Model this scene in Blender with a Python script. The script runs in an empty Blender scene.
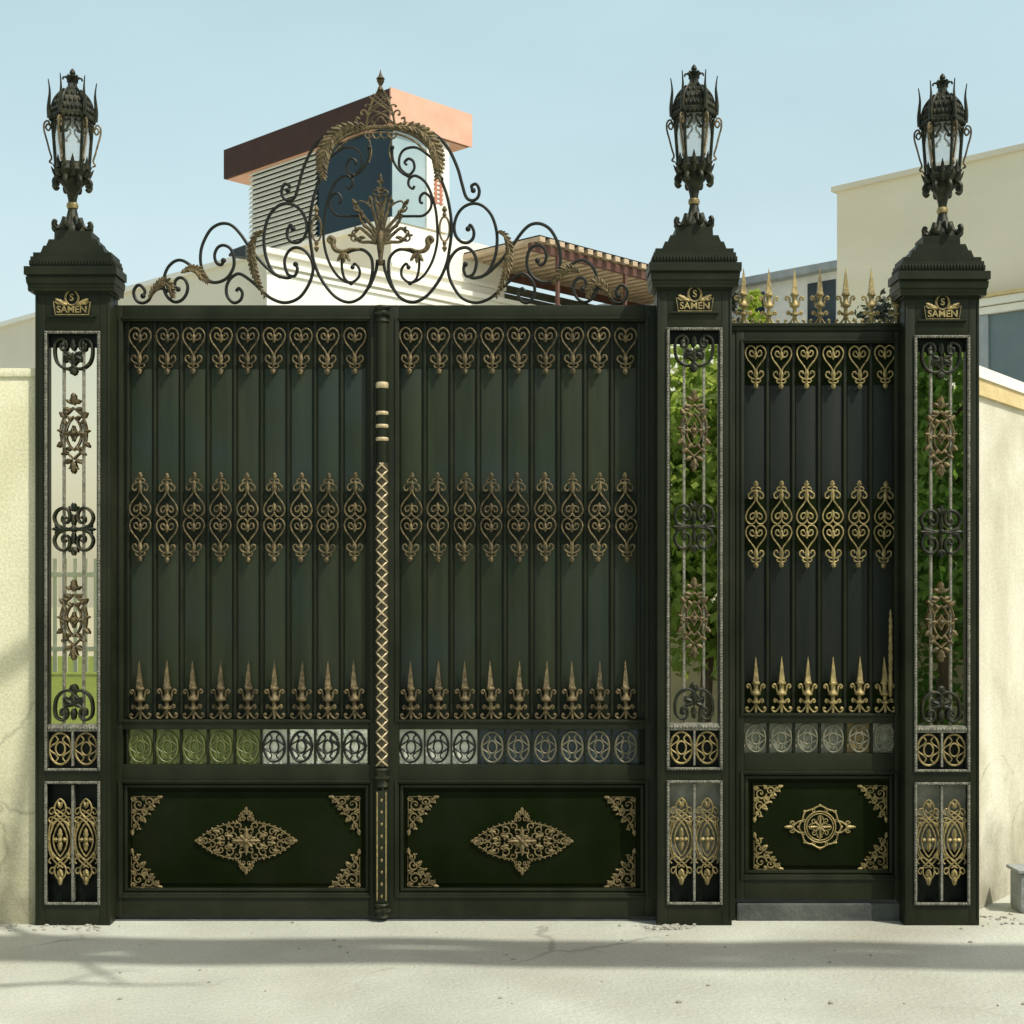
import bpy, bmesh, math, random
from mathutils import Vector, Matrix
random.seed(7)
PI = math.pi
scene = bpy.context.scene
COL = scene.collection
# ------------------------------------------------------------------ measuring frame
F = 1440.0; CAMD = 7.2; EYE = 1.605; HOR = 600.0
def W(px, py, y=0.0):
    d = y + CAMD
    return Vector(((px-512)*d/F, y, EYE-(py-HOR)*d/F))
def WX(px, y=0.0): return (px-512)*(y+CAMD)/F
def WZ(py, y=0.0): return EYE-(py-HOR)*(y+CAMD)/F
S = 0.005                                   # metres for one photograph pixel at the gate
# ------------------------------------------------------------------ materials
def mat(name, c1, c2=None, rough=0.5, metal=0.0, nscale=6.0, bump=0.0, bscale=40.0, stretch=(1,1,1), spec=0.5,
        c3=None, n3=1.0, amt3=0.5, coat=0.0, trans=0.0, alpha=1.0, detail=6, rvar=0.0):
    m = bpy.data.materials.new(name); m.use_nodes = True
    nt = m.node_tree; b = nt.nodes['Principled BSDF']
    b.inputs['Roughness'].default_value = rough; b.inputs['Metallic'].default_value = metal
    b.inputs['Specular IOR Level'].default_value = spec
    b.inputs['Coat Weight'].default_value = coat
    b.inputs['Transmission Weight'].default_value = trans
    b.inputs['Alpha'].default_value = alpha
    c2 = c2 or c1
    tc = nt.nodes.new('ShaderNodeTexCoord'); mp = nt.nodes.new('ShaderNodeMapping')
    geo = nt.nodes.new('ShaderNodeNewGeometry')
    nt.links.new(geo.outputs['Position'], mp.inputs['Vector'])
    mp.inputs['Scale'].default_value = stretch
    n = nt.nodes.new('ShaderNodeTexNoise'); n.inputs['Scale'].default_value = nscale; n.inputs['Detail'].default_value = detail
    nt.links.new(mp.outputs[0], n.inputs['Vector'])
    r = nt.nodes.new('ShaderNodeValToRGB')
    r.color_ramp.elements[0].position = .32; r.color_ramp.elements[1].position = .68
    r.color_ramp.elements[0].color = (*c1, 1); r.color_ramp.elements[1].color = (*c2, 1)
    nt.links.new(n.outputs['Fac'], r.inputs['Fac'])
    out = r.outputs['Color']
    if c3:
        n3_ = nt.nodes.new('ShaderNodeTexNoise'); n3_.inputs['Scale'].default_value = n3; n3_.inputs['Detail'].default_value = 8
        nt.links.new(geo.outputs['Position'], n3_.inputs['Vector'])
        r3 = nt.nodes.new('ShaderNodeValToRGB'); r3.color_ramp.elements[0].position = .45; r3.color_ramp.elements[1].position = .72
        r3.color_ramp.elements[1].color = (amt3, amt3, amt3, 1)
        nt.links.new(n3_.outputs['Fac'], r3.inputs['Fac'])
        mx = nt.nodes.new('ShaderNodeMix'); mx.data_type = 'RGBA'
        nt.links.new(r3.outputs['Color'], mx.inputs[0]); nt.links.new(out, mx.inputs[6]); mx.inputs[7].default_value = (*c3, 1)
        out = mx.outputs[2]
    nt.links.new(out, b.inputs['Base Color'])
    if name in ('aged_bronze','brushed_gold_paint','dull_gold_ring'):
        oi = nt.nodes.new('ShaderNodeObjectInfo'); hs = nt.nodes.new('ShaderNodeHueSaturation'); mr = nt.nodes.new('ShaderNodeMapRange'); mr.inputs[3].default_value = .72; mr.inputs[4].default_value = 1.25
        nt.links.new(oi.outputs['Random'], mr.inputs[0]); nt.links.new(mr.outputs[0], hs.inputs['Value']); nt.links.new(out, hs.inputs['Color']); nt.links.new(hs.outputs[0], b.inputs['Base Color'])
    if rvar:
        ma = nt.nodes.new('ShaderNodeMapRange'); ma.inputs[3].default_value = max(0.02, rough-rvar); ma.inputs[4].default_value = min(1, rough+rvar)
        nt.links.new(n.outputs['Fac'], ma.inputs[0]); nt.links.new(ma.outputs[0], b.inputs['Roughness'])
    if bump:
        nb = nt.nodes.new('ShaderNodeTexNoise'); nb.inputs['Scale'].default_value = bscale; nb.inputs['Detail'].default_value = 5
        nt.links.new(mp.outputs[0], nb.inputs['Vector'])
        bp = nt.nodes.new('ShaderNodeBump'); bp.inputs['Strength'].default_value = bump; bp.inputs['Distance'].default_value = 0.02
        nt.links.new(nb.outputs['Fac'], bp.inputs['Height']); nt.links.new(bp.outputs[0], b.inputs['Normal'])
    return m
M = {}
M['paint'] = mat('green_black_paint', (.009,.0125,.005), (.0165,.021,.009), .48, 0, 5, .06, 60, c3=(.030,.033,.019), n3=2.2, amt3=.45, rvar=.12, spec=.2)
M['board'] = mat('board_paint', (.011,.019,.008), (.027,.036,.015), .5, 0, 3, .04, 30, stretch=(4,4,.25), c3=(.022,.034,.032), n3=1.6, amt3=.8, rvar=.1, spec=.25)
M['wicketboard'] = mat('wicket_board_paint', (.007,.011,.008), (.012,.017,.012), .5, 0, 3, .04, 30, stretch=(4,4,.25), rvar=.1, spec=.22)
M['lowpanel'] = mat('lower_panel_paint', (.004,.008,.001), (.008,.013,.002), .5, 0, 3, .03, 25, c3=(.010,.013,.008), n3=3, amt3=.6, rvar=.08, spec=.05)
M['recess_shade'] = mat('recess_shade_paint', (.007,.011,.005), (.013,.018,.009), .55, 0, 9, .05, 40, spec=.15)  # darker tone for the shade painted behind the ornaments
M['iron'] = mat('black_iron', (.008,.010,.007), (.016,.018,.012), .5, .1, 30, .1, 120, spec=.3)
M['bronze'] = mat('aged_bronze', (.06,.047,.023), (.225,.17,.082), .5, .35, 60, .3, 220, c3=(.035,.033,.018), n3=25, amt3=.7, spec=.35)
M['gold'] = mat('brushed_gold_paint', (.20,.155,.06), (.43,.335,.14), .45, .4, 50, .25, 180, c3=(.09,.08,.04), n3=30, amt3=.6, spec=.4)
M['pole_gold'] = mat('pale_gold_paint', (.46,.36,.20), (.60,.49,.30), .5, .15, 50, .1, 180)
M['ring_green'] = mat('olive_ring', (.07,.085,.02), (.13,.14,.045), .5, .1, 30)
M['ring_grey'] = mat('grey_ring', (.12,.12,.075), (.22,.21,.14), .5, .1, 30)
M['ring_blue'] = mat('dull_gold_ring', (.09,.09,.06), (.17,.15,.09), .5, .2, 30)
M['bronze_bright'] = mat('aged_bronze_bright', (.10,.075,.033), (.33,.25,.115), .5, .35, 60, .3, 220, c3=(.05,.045,.02), n3=30, amt3=.6, spec=.35)
M['pewter'] = mat('pewter_patina', (.14,.14,.105), (.34,.33,.26), .5, .35, 90, .5, 260, c3=(.06,.065,.045), n3=40, amt3=.7)
M['lampmetal'] = mat('lantern_metal', (.008,.012,.006), (.020,.024,.012), .5, .15, 40, .15, 120, c3=(.085,.075,.035), n3=28, amt3=.5, spec=.3)
M['concrete'] = mat('street_concrete', (.405,.415,.345), (.525,.54,.455), .9, 0, 1.3, .35, 35, c3=(.33,.315,.24), n3=.8, amt3=.65)
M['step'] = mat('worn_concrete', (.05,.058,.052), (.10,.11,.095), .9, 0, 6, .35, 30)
M['wall'] = mat('lime_plaster', (.66,.63,.42), (.77,.74,.53), .95, 0, 2.6, .12, 45, c3=(.54,.50,.32), n3=2.4, amt3=.5)
M['wallr'] = mat('pale_plaster', (.56,.53,.41), (.72,.69,.56), .95, 0, 3.0, .14, 40, stretch=(1,1,.5), c3=(.38,.35,.23), n3=2.2, amt3=.65)
M['coping'] = mat('ochre_coping', (.55,.42,.19), (.66,.53,.28), .9, 0, 6, .3, 30)
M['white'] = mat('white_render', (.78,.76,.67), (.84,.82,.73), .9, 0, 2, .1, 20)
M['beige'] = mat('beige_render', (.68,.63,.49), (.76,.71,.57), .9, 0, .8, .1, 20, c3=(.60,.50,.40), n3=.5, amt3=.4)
M['beige2'] = mat('beige_stone', (.72,.66,.49), (.80,.74,.57), .9, 0, .7, .15, 8, stretch=(.6,.6,2), c3=(.78,.62,.47), n3=.45, amt3=.35)
M['terracotta'] = mat('sunlit_slab_terracotta', (.64,.36,.25), (.70,.42,.30), .8, 0, 3, .1, 20)  # sunlit tone of the roof slab, painted in
M['brown'] = mat('shaded_slab_brown', (.040,.015,.010), (.052,.021,.013), .8, 0, 3)  # same slab's shaded faces, shade painted in as dark brown
M['louvre'] = mat('louvre_slat', (.74,.70,.56), (.82,.78,.64), .6, 0, 4)
M['blueglass'] = mat('blue_window_glass', (.002,.016,.024), (.004,.026,.038), .12, 0, .8, spec=.3)
M['paleglass'] = mat('pale_window_glass', (.26,.36,.38), (.36,.46,.48), .15, 0, 1.2, spec=.6)
M['tealglass'] = mat('teal_window_glass', (.10,.15,.155), (.15,.20,.205), .2, 0, 1.5)
M['darkglass'] = mat('dark_window_glass', (.012,.03,.045), (.02,.045,.06), .15, 0, 1.5)
M['greymetal'] = mat('grey_metal_trim', (.28,.31,.32), (.38,.41,.42), .5, .2, 5)
M['wood'] = mat('pergola_timber', (.42,.31,.20), (.58,.45,.30), .8, 0, 5, .2, 40, stretch=(1,1,4))
M['woodred'] = mat('stained_timber_post', (.08,.03,.02), (.12,.05,.03), .7, 0, 6)
M['darkwood'] = mat('weathered_timber', (.07,.075,.055), (.11,.11,.08), .8, 0, 6)
M['sleeve'] = mat('dark_bronze_sleeve', (.030,.026,.012), (.065,.052,.025), .55, .2, 60, .2, 200)
M['gap_dark'] = mat('slat_gap_dark', (.008,.006,.005), (.014,.011,.009), .95)  # near-black tone that darkens the gaps between slats
M['red'] = mat('red_trim', (.42,.15,.09), (.52,.22,.14), .7, 0, 8)
M['floodblack'] = mat('floodlight_black', (.012,.018,.020), (.02,.028,.03), .4, .1, 10)
M['leaf'] = mat('leaf_green', (.13,.23,.045), (.28,.40,.10), .5, 0, 2.2)
M['leafdark'] = mat('leaf_dark_green', (.04,.11,.025), (.14,.27,.06), .5, 0, 2.2)
M['leafyellow'] = mat('leaf_lime', (.22,.32,.04), (.36,.45,.08), .5, 0, 4)
M['bark'] = mat('bark', (.06,.045,.03), (.12,.095,.07), .9, 0, 6, .6, 25, stretch=(1,1,.3))
M['leafdull'] = mat('dull_dark_leaf', (.012,.022,.012), (.04,.055,.035), .6, 0, 3)  # dark grey-green leaf colour
M['lawn'] = mat('lawn_grass', (.11,.17,.02), (.19,.27,.04), .9, 0, 5, .5, 60)
M['whitefence'] = mat('white_fence_paint', (.70,.70,.66), (.78,.78,.74), .6, 0, 6)
M['mirror'] = mat('mirror_glass', (.86,.77,.60), (.90,.81,.64), .006, 1.0, 1.5, 0, 2)
M['backing'] = mat('dark_backing_glass', (.004,.006,.004), (.009,.012,.009), .4, 0, 4, spec=.12)
M['backgrey'] = mat('smoky_grey_glass', (.13,.135,.11), (.27,.27,.21), .3, 0, 14, spec=.2)
M['pane_green'] = mat('green_reflection_pane', (.13,.17,.035), (.20,.24,.06), .2, 0, 14, .15, 35)  # lawn reflection painted into the pane colour
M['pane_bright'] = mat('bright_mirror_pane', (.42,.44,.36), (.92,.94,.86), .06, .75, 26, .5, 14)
M['pane_clear'] = mat('pale_reflection_pane', (.74,.77,.62), (.88,.90,.76), .1, .1, 10, .1, 16)  # reflection of bright ground painted in as a pale colour
M['pane_blue'] = mat('blue_reflection_pane', (.022,.042,.052), (.050,.075,.085), .3, 0, 16, .15, 30)  # dark bluish reflection painted into the pane colour
M['pane_grey'] = mat('grey_reflection_pane', (.20,.21,.16), (.34,.34,.26), .2, 0, 18, .2, 40)  # greyish reflection painted into the wicket panes
M['pane_amber'] = mat('amber_reflection_pane', (.20,.15,.06), (.30,.22,.10), .2, 0, 18, .2, 40)
M['frost'] = mat('frosted_lantern_glass', (.92,.95,.93), (.96,.98,.96), .2, 0, 5)
M['stone'] = mat('rubble_stone', (.26,.25,.21), (.42,.40,.33), .95, 0, 12, .3, 60)
M['block'] = mat('cement_block', (.22,.24,.23), (.34,.36,.34), .95, 0, 8, .5, 40)
M['asphalt'] = mat('roof_membrane', (.2,.2,.19), (.26,.26,.25), .9)
def add_cracks(m, scale=.55, width=.012, dark=(.16,.155,.12)):
    nt = m.node_tree; b = nt.nodes['Principled BSDF']; src = b.inputs['Base Color'].links[0].from_socket
    geo = nt.nodes.new('ShaderNodeNewGeometry'); n = nt.nodes.new('ShaderNodeTexNoise'); n.inputs['Scale'].default_value = 2.2; n.inputs['Detail'].default_value = 6
    nt.links.new(geo.outputs['Position'], n.inputs['Vector'])
    va = nt.nodes.new('ShaderNodeVectorMath'); va.operation = 'MULTIPLY_ADD'; va.inputs[1].default_value = (.5,.5,.5)
    nt.links.new(n.outputs['Color'], va.inputs[0]); nt.links.new(geo.outputs['Position'], va.inputs[2])
    v = nt.nodes.new('ShaderNodeTexVoronoi'); v.feature = 'DISTANCE_TO_EDGE'; v.inputs['Scale'].default_value = scale
    nt.links.new(va.outputs[0], v.inputs['Vector'])
    r = nt.nodes.new('ShaderNodeValToRGB'); r.color_ramp.elements[0].color = (.55,.55,.55,1); r.color_ramp.elements[1].position = width; r.color_ramp.elements[1].color = (0,0,0,1)
    nt.links.new(v.outputs['Distance'], r.inputs['Fac'])
    n2 = nt.nodes.new('ShaderNodeTexNoise'); n2.inputs['Scale'].default_value = 1.1; nt.links.new(geo.outputs['Position'], n2.inputs['Vector'])
    r2 = nt.nodes.new('ShaderNodeValToRGB'); r2.color_ramp.elements[0].position = .5; r2.color_ramp.elements[1].position = .6; nt.links.new(n2.outputs['Fac'], r2.inputs['Fac'])
    mu = nt.nodes.new('ShaderNodeMath'); mu.operation = 'MULTIPLY'; nt.links.new(r.outputs['Color'], mu.inputs[0]); nt.links.new(r2.outputs['Color'], mu.inputs[1])
    mx = nt.nodes.new('ShaderNodeMix'); mx.data_type = 'RGBA'; nt.links.new(mu.outputs[0], mx.inputs[0]); nt.links.new(src, mx.inputs[6]); mx.inputs[7].default_value = (*dark,1)
    # speckle of fine grit
    n3 = nt.nodes.new('ShaderNodeTexNoise'); n3.inputs['Scale'].default_value = 85; n3.inputs['Detail'].default_value = 2; nt.links.new(geo.outputs['Position'], n3.inputs['Vector'])
    r3 = nt.nodes.new('ShaderNodeValToRGB'); r3.color_ramp.elements[0].position = .35; r3.color_ramp.elements[0].color = (.86,.86,.84,1); r3.color_ramp.elements[1].position = .62; r3.color_ramp.elements[1].color = (1.04,1.04,1.03,1)
    nt.links.new(n3.outputs['Fac'], r3.inputs['Fac'])
    m2 = nt.nodes.new('ShaderNodeMix'); m2.data_type = 'RGBA'; m2.blend_type = 'MULTIPLY'; m2.inputs[0].default_value = 1
    nt.links.new(mx.outputs[2], m2.inputs[6]); nt.links.new(r3.outputs['Color'], m2.inputs[7]); nt.links.new(m2.outputs[2], b.inputs['Base Color'])
def add_grime(m, col=(.20,.18,.12), top=.55, amt=.75):
    nt = m.node_tree; b = nt.nodes['Principled BSDF']; src = b.inputs['Base Color'].links[0].from_socket
    geo = nt.nodes.new('ShaderNodeNewGeometry'); sp = nt.nodes.new('ShaderNodeSeparateXYZ'); nt.links.new(geo.outputs['Position'], sp.inputs[0])
    n = nt.nodes.new('ShaderNodeTexNoise'); n.inputs['Scale'].default_value = 5; n.inputs['Detail'].default_value = 7; n.inputs['Roughness'].default_value = .65; nt.links.new(geo.outputs['Position'], n.inputs['Vector'])
    ma = nt.nodes.new('ShaderNodeMath'); ma.operation = 'MULTIPLY_ADD'; ma.inputs[1].default_value = -1.3; nt.links.new(n.outputs['Fac'], ma.inputs[0]); nt.links.new(sp.outputs['Z'], ma.inputs[2])
    r = nt.nodes.new('ShaderNodeMapRange'); r.inputs[1].default_value = -.75; r.inputs[2].default_value = top-.65; r.inputs[3].default_value = amt; r.inputs[4].default_value = 0; nt.links.new(ma.outputs[0], r.inputs[0])
    mx = nt.nodes.new('ShaderNodeMix'); mx.data_type = 'RGBA'; nt.links.new(r.outputs[0], mx.inputs[0]); nt.links.new(src, mx.inputs[6]); mx.inputs[7].default_value = (*col,1); nt.links.new(mx.outputs[2], b.inputs['Base Color'])
def add_dust(m, col=(.13,.13,.10), amt=.06):
    nt = m.node_tree; b = nt.nodes['Principled BSDF']; src = b.inputs['Base Color'].links[0].from_socket
    geo = nt.nodes.new('ShaderNodeNewGeometry'); mp = nt.nodes.new('ShaderNodeMapping'); mp.inputs['Scale'].default_value = (9,9,1.6); nt.links.new(geo.outputs['Position'], mp.inputs['Vector'])
    n = nt.nodes.new('ShaderNodeTexNoise'); n.inputs['Scale'].default_value = 1; n.inputs['Detail'].default_value = 5; nt.links.new(mp.outputs[0], n.inputs['Vector'])
    n2 = nt.nodes.new('ShaderNodeTexNoise'); n2.inputs['Scale'].default_value = 170; n2.inputs['Detail'].default_value = 2; nt.links.new(geo.outputs['Position'], n2.inputs['Vector'])
    a = nt.nodes.new('ShaderNodeMath'); a.operation = 'MULTIPLY'; nt.links.new(n.outputs['Fac'], a.inputs[0]); nt.links.new(n2.outputs['Fac'], a.inputs[1])
    r = nt.nodes.new('ShaderNodeMapRange'); r.inputs[1].default_value = .24; r.inputs[2].default_value = .42; r.inputs[3].default_value = 0; r.inputs[4].default_value = amt; nt.links.new(a.outputs[0], r.inputs[0])
    mx = nt.nodes.new('ShaderNodeMix'); mx.data_type = 'RGBA'; nt.links.new(r.outputs[0], mx.inputs[0]); nt.links.new(src, mx.inputs[6]); mx.inputs[7].default_value = (*col,1); nt.links.new(mx.outputs[2], b.inputs['Base Color'])
for k_ in ('paint','board','wicketboard'): add_dust(M[k_])
add_dust(M['lowpanel'], (.12,.115,.08), .02)
add_grime(M['wall']); add_grime(M['wallr'], (.22,.20,.14), .6, .7)
add_cracks(M['concrete']); add_cracks(M['wallr'], .9, .010, (.25,.22,.15)); add_cracks(M['wall'], .9, .010, (.3,.27,.17))
# translucency for foliage
for k in ('leaf','leafdark','leafyellow'):
    nt = M[k].node_tree; b = nt.nodes['Principled BSDF']; o = nt.nodes['Material Output']
    t = nt.nodes.new('ShaderNodeBsdfTranslucent'); t.inputs[0].default_value = {'leaf':(.46,.62,.15,1),'leafdark':(.22,.42,.08,1),'leafyellow':(.4,.5,.05,1)}[k]
    mx = nt.nodes.new('ShaderNodeMixShader'); mx.inputs[0].default_value = .5
    nt.links.new(b.outputs[0], mx.inputs[1]); nt.links.new(t.outputs[0], mx.inputs[2]); nt.links.new(mx.outputs[0], o.inputs[0])
nt = M['frost'].node_tree; b = nt.nodes['Principled BSDF']; o = nt.nodes['Material Output']
t = nt.nodes.new('ShaderNodeBsdfTranslucent'); t.inputs[0].default_value = (.98,.99,.98,1)
mx = nt.nodes.new('ShaderNodeMixShader'); mx.inputs[0].default_value = .65
nt.links.new(b.outputs[0], mx.inputs[1]); nt.links.new(t.outputs[0], mx.inputs[2]); nt.links.new(mx.outputs[0], o.inputs[0])
tp = nt.nodes.new('ShaderNodeBsdfTransparent'); tp.inputs[0].default_value = (.98,.99,.98,1); mx2 = nt.nodes.new('ShaderNodeMixShader'); mx2.inputs[0].default_value = .68
nt.links.new(mx.outputs[0], mx2.inputs[1]); nt.links.new(tp.outputs[0], mx2.inputs[2]); nt.links.new(mx2.outputs[0], o.inputs[0])
# ------------------------------------------------------------------ mesh helpers
def catmull(pts, k=7, closed=False):
    P = [Vector(p) for p in pts]; n = len(P); out = []
    segs = n if closed else n-1
    for i in range(segs):
        if closed: p0,p1,p2,p3 = P[(i-1)%n],P[i],P[(i+1)%n],P[(i+2)%n]
        else: p0,p1,p2,p3 = P[max(i-1,0)],P[i],P[i+1],P[min(i+2,n-1)]
        for j in range(k):
            t = j/k
            out.append(.5*((2*p1)+(-p0+p2)*t+(2*p0-5*p1+4*p2-p3)*t*t+(-p0+3*p1-3*p2+p3)*t*t*t))
    if not closed: out.append(P[-1])
    return out
def spiral(cx, cy, r0, r1, a0, a1, n=16):
    return [(cx+(r0+(r1-r0)*i/n)*math.cos(a0+(a1-a0)*i/n), cy+(r0+(r1-r0)*i/n)*math.sin(a0+(a1-a0)*i/n)) for i in range(n+1)]
class MB:
    def __init__(s): s.bm = bmesh.new()
    def box(s, x0, x1, y0, y1, z0, z1, bev=0.0):
        if x1 < x0: x0, x1 = x1, x0
        if z1 < z0: z0, z1 = z1, z0
        r = bmesh.ops.create_cube(s.bm, size=1)
        vs = r['verts']
        for v in vs: v.co = Vector((x0+(v.co.x+.5)*(x1-x0), y0+(v.co.y+.5)*(y1-y0), z0+(v.co.z+.5)*(z1-z0)))
        if bev:
            es = list({e for v in vs for e in v.link_edges})
            bmesh.ops.bevel(s.bm, geom=es, offset=bev, segments=2, profile=.6, affect='EDGES')
        return s
    def tube(s, pts, r, n=6, closed=False, flat=1.0, twist=None):
        P = [Vector(p) for p in pts]; N = len(P)
        if N < 2: return s
        up = Vector((0,1,0)); rings = []
        for i, p in enumerate(P):
            if closed: t = P[(i+1)%N]-P[(i-1)%N]
            else: t = P[min(i+1,N-1)]-P[max(i-1,0)]
            if t.length < 1e-9: t = Vector((0,0,1))
            t.normalize()
            a = up if abs(t.dot(up)) < .95 else Vector((1,0,0))
            u = t.cross(a).normalized(); v = u.cross(t).normalized()
            rr = r(i/(N-1)) if callable(r) else r
            rings.append([s.bm.verts.new(p+u*rr*math.cos(2*PI*j/n+.5*PI/n)+v*rr*flat*math.sin(2*PI*j/n+.5*PI/n)) for j in range(n)])
        for i in range(N if closed else N-1):
            A, B = rings[i], rings[(i+1)%N]
            for j in range(n): s.bm.faces.new((A[j], A[(j+1)%n], B[(j+1)%n], B[j]))
        if not closed:
            s.bm.faces.new(rings[0][::-1]); s.bm.faces.new(rings[-1])
        return s
    def ball(s, c, r, sub=1, sc=(1,1,1)):
        g = bmesh.ops.create_icosphere(s.bm, subdivisions=sub, radius=r)
        for v in g['verts']: v.co = Vector((v.co.x*sc[0], v.co.y*sc[1], v.co.z*sc[2])) + Vector(c)
        return s
    def lathe(s, prof, n=16, c=(0,0,0), a0=0.0, capends=True):
        c = Vector(c); rings = []
        for r, z in prof:
            rings.append([s.bm.verts.new(c+Vector((r*math.sin(a0+2*PI*j/n), -r*math.cos(a0+2*PI*j/n), z))) for j in range(n)])
        for A, B in zip(rings, rings[1:]):
            for j in range(n): s.bm.faces.new((A[j], A[(j+1)%n], B[(j+1)%n], B[j]))
        if capends: s.bm.faces.new(rings[0][::-1]); s.bm.faces.new(rings[-1])
        return s
    def frustum(s, hx0, hy0, z0, hx1, hy1, z1, c=(0,0)):
        q = [(-1,-1),(1,-1),(1,1),(-1,1)]
        A = [s.bm.verts.new((c[0]+a*hx0, c[1]+b*hy0, z0)) for a,b in q]
        B = [s.bm.verts.new((c[0]+a*hx1, c[1]+b*hy1, z1)) for a,b in q]
        for j in range(4): s.bm.faces.new((A[j],A[(j+1)%4],B[(j+1)%4],B[j]))
        s.bm.faces.new(A[::-1]); s.bm.faces.new(B)
        return s
    def leaf(s, base, ang, L, w, th=.004, y=0.0, bend=0.0):
        # leaf blade lying in the xz plane, ridge towards the viewer (-y)
        bx, bz = base; d = Vector((math.cos(ang),0,math.sin(ang))); nrm = Vector((-d.z,0,d.x))
        o = Vector((bx,y,bz))
        def pt(t, q, h): return o + d*(L*t) + nrm*(q*w + bend*t*t*L) + Vector((0,-h,0))
        outl = [(0,0),(.2,.34),(.45,.5),(.62,.34),(.78,.36),(1,0),(.78,-.36),(.62,-.34),(.45,-.5),(.2,-.34)]
        vs = [s.bm.verts.new(pt(t,q,0)) for t,q in outl]
        rb = [s.bm.verts.new(pt(t,0,th)) for t in (.25,.5,.75)]
        f = s.bm.faces.new
        f((vs[0],vs[1],rb[0])); f((vs[1],vs[2],rb[1],rb[0])); f((vs[2],vs[3],rb[1])); f((vs[3],vs[4],rb[2],rb[1])); f((vs[4],vs[5],rb[2]))
        f((vs[0],rb[0],vs[9])); f((vs[9],rb[0],rb[1],vs[8])); f((vs[8],rb[1],vs[7])); f((vs[7],rb[1],rb[2],vs[6])); f((vs[6],rb[2],vs[5]))
        f(vs[::1])
        return s
    def quadprism(s, base, z0, z1):
        A = [s.bm.verts.new((x,y,z0)) for x,y in base]; B = [s.bm.verts.new((x,y,z1)) for x,y in base]
        n = len(A)
        for j in range(n): s.bm.faces.new((A[j],A[(j+1)%n],B[(j+1)%n],B[j]))
        s.bm.faces.new(A[::-1]); s.bm.faces.new(B)
        return s
    def poly(s, pts):
        s.bm.faces.new([s.bm.verts.new(p) for p in pts]); return s
    def mesh(s, name, m, smooth=True):
        bmesh.ops.recalc_face_normals(s.bm, faces=s.bm.faces)
        me = bpy.data.meshes.new(name); s.bm.to_mesh(me); s.bm.free()
        me.materials.append(m)
        if smooth:
            me.polygons.foreach_set('use_smooth', [True]*len(me.polygons))
            try: me.set_sharp_from_angle(angle=math.radians(38))
            except Exception: pass
        return me
def put(name, me, parent=None, loc=None, world=False):
    o = bpy.data.objects.new(name, me); COL.objects.link(o)
    if loc is not None: o.location = loc
    if parent is not None:
        o.parent = parent
        if world: o.matrix_parent_inverse = Matrix.Translation(-ROOTLOC[parent.name])
    return o
ROOTLOC = {}
def thing(name, label, cat, loc=(0,0,0), rz=0.0, group=None):
    o = bpy.data.objects.new(name, None); COL.objects.link(o); o.empty_display_size = .1
    o.location = loc; o.rotation_euler = (0,0,rz); o['label'] = label; o['category'] = cat
    if group: o['group'] = group
    ROOTLOC[o.name] = Vector(loc)
    return o
def part(name, mb, m, parent, smooth=True, world=True):
    return put(name, mb.mesh(name, m, smooth), parent, None, world)
def tag(o, label, cat, group=None, kind=None):
    if kind: o['kind'] = kind
    if label: o['label'] = label
    if cat: o['category'] = cat
    if group: o['group'] = group
    return o
def struct(name, mb, m, smooth=False):
    o = put(name, mb.mesh(name, m, smooth)); o['kind'] = 'structure'; return o
def copy_tree(o, parent=None):
    c = o.copy(); COL.objects.link(c)
    if parent is not None: c.parent = parent
    for ch in list(o.children): copy_tree(ch, c)
    return c
def V2(pts, y=0.0, k=S, flip=1):     # motif pixels (x right, y down) to local metres
    return [(p[0]*k*flip, y, -p[1]*k) for p in pts]
# ------------------------------------------------------------------ ironwork motifs (local, origin at centre)
def heart_into(mb, up=1, y0=0.0, k=S, oy=0.0):
    """heart with fleur; notch at 0, tip 43 px away; up=1 hangs downwards"""
    T = lambda pts: [(x, oy+up*yy) for x, yy in pts]
    for sx in (1,-1):
        outer = [(0,4.7),(1.6,1.4),(5.2,0),(8.8,2.6),(10.2,7.4),(8.2,13.3),(4.0,18.8),(1.1,23.4),(.6,29)]
        mb.tube(V2(catmull([Vector((a,b,0)) for a,b in T(outer)],6), y0, k, sx), .0040*k/S, 6)
        curl = [(.6,10),(3.4,10.8),(5.9,8.8),(5.5,5.6),(3.2,5.2),(2.6,7.4)]
        mb.tube(V2(catmull([Vector((a,b,0)) for a,b in T(curl)],5), y0, k, sx), .0040*k/S, 6)
        low = [(.6,33.5),(4.3,32.6),(7.4,29.7),(7.0,26.4),(4.5,25.6),(3.6,28)]
        mb.tube(V2(catmull([Vector((a,b,0)) for a,b in T(low)],5), y0, k, sx), .0042*k/S, 6)
        low2 = [(.4,36.5),(2.8,36.8),(4.6,35),(3.8,33.6)]
        mb.tube(V2(catmull([Vector((a,b,0)) for a,b in T(low2)],4), y0, k, sx), .0038*k/S, 6)
    zc = lambda v: -(oy+up*v)*k
    mb.leaf((0, zc(4.5)), -up*PI/2, 9.5*k, 4.4*k, .006, y0-.002)
    mb.leaf((0, zc(23)), -up*PI/2, 13*k, 5.0*k, .007, y0-.002)
    mb.leaf((0, zc(37)), -up*PI/2, 6.5*k, 5.4*k, .008, y0-.002)
def heart_mesh(k):
    mb = MB(); heart_into(mb, 1, 0, k, 0); return mb.mesh('heart_ornament', M['bronze'])
def double_heart_mesh(k):
    mb = MB(); heart_into(mb, 1, 0, k, .6); heart_into(mb, -1, 0, k, -.6); return mb.mesh('double_heart_ornament', M['bronze'])
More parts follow.
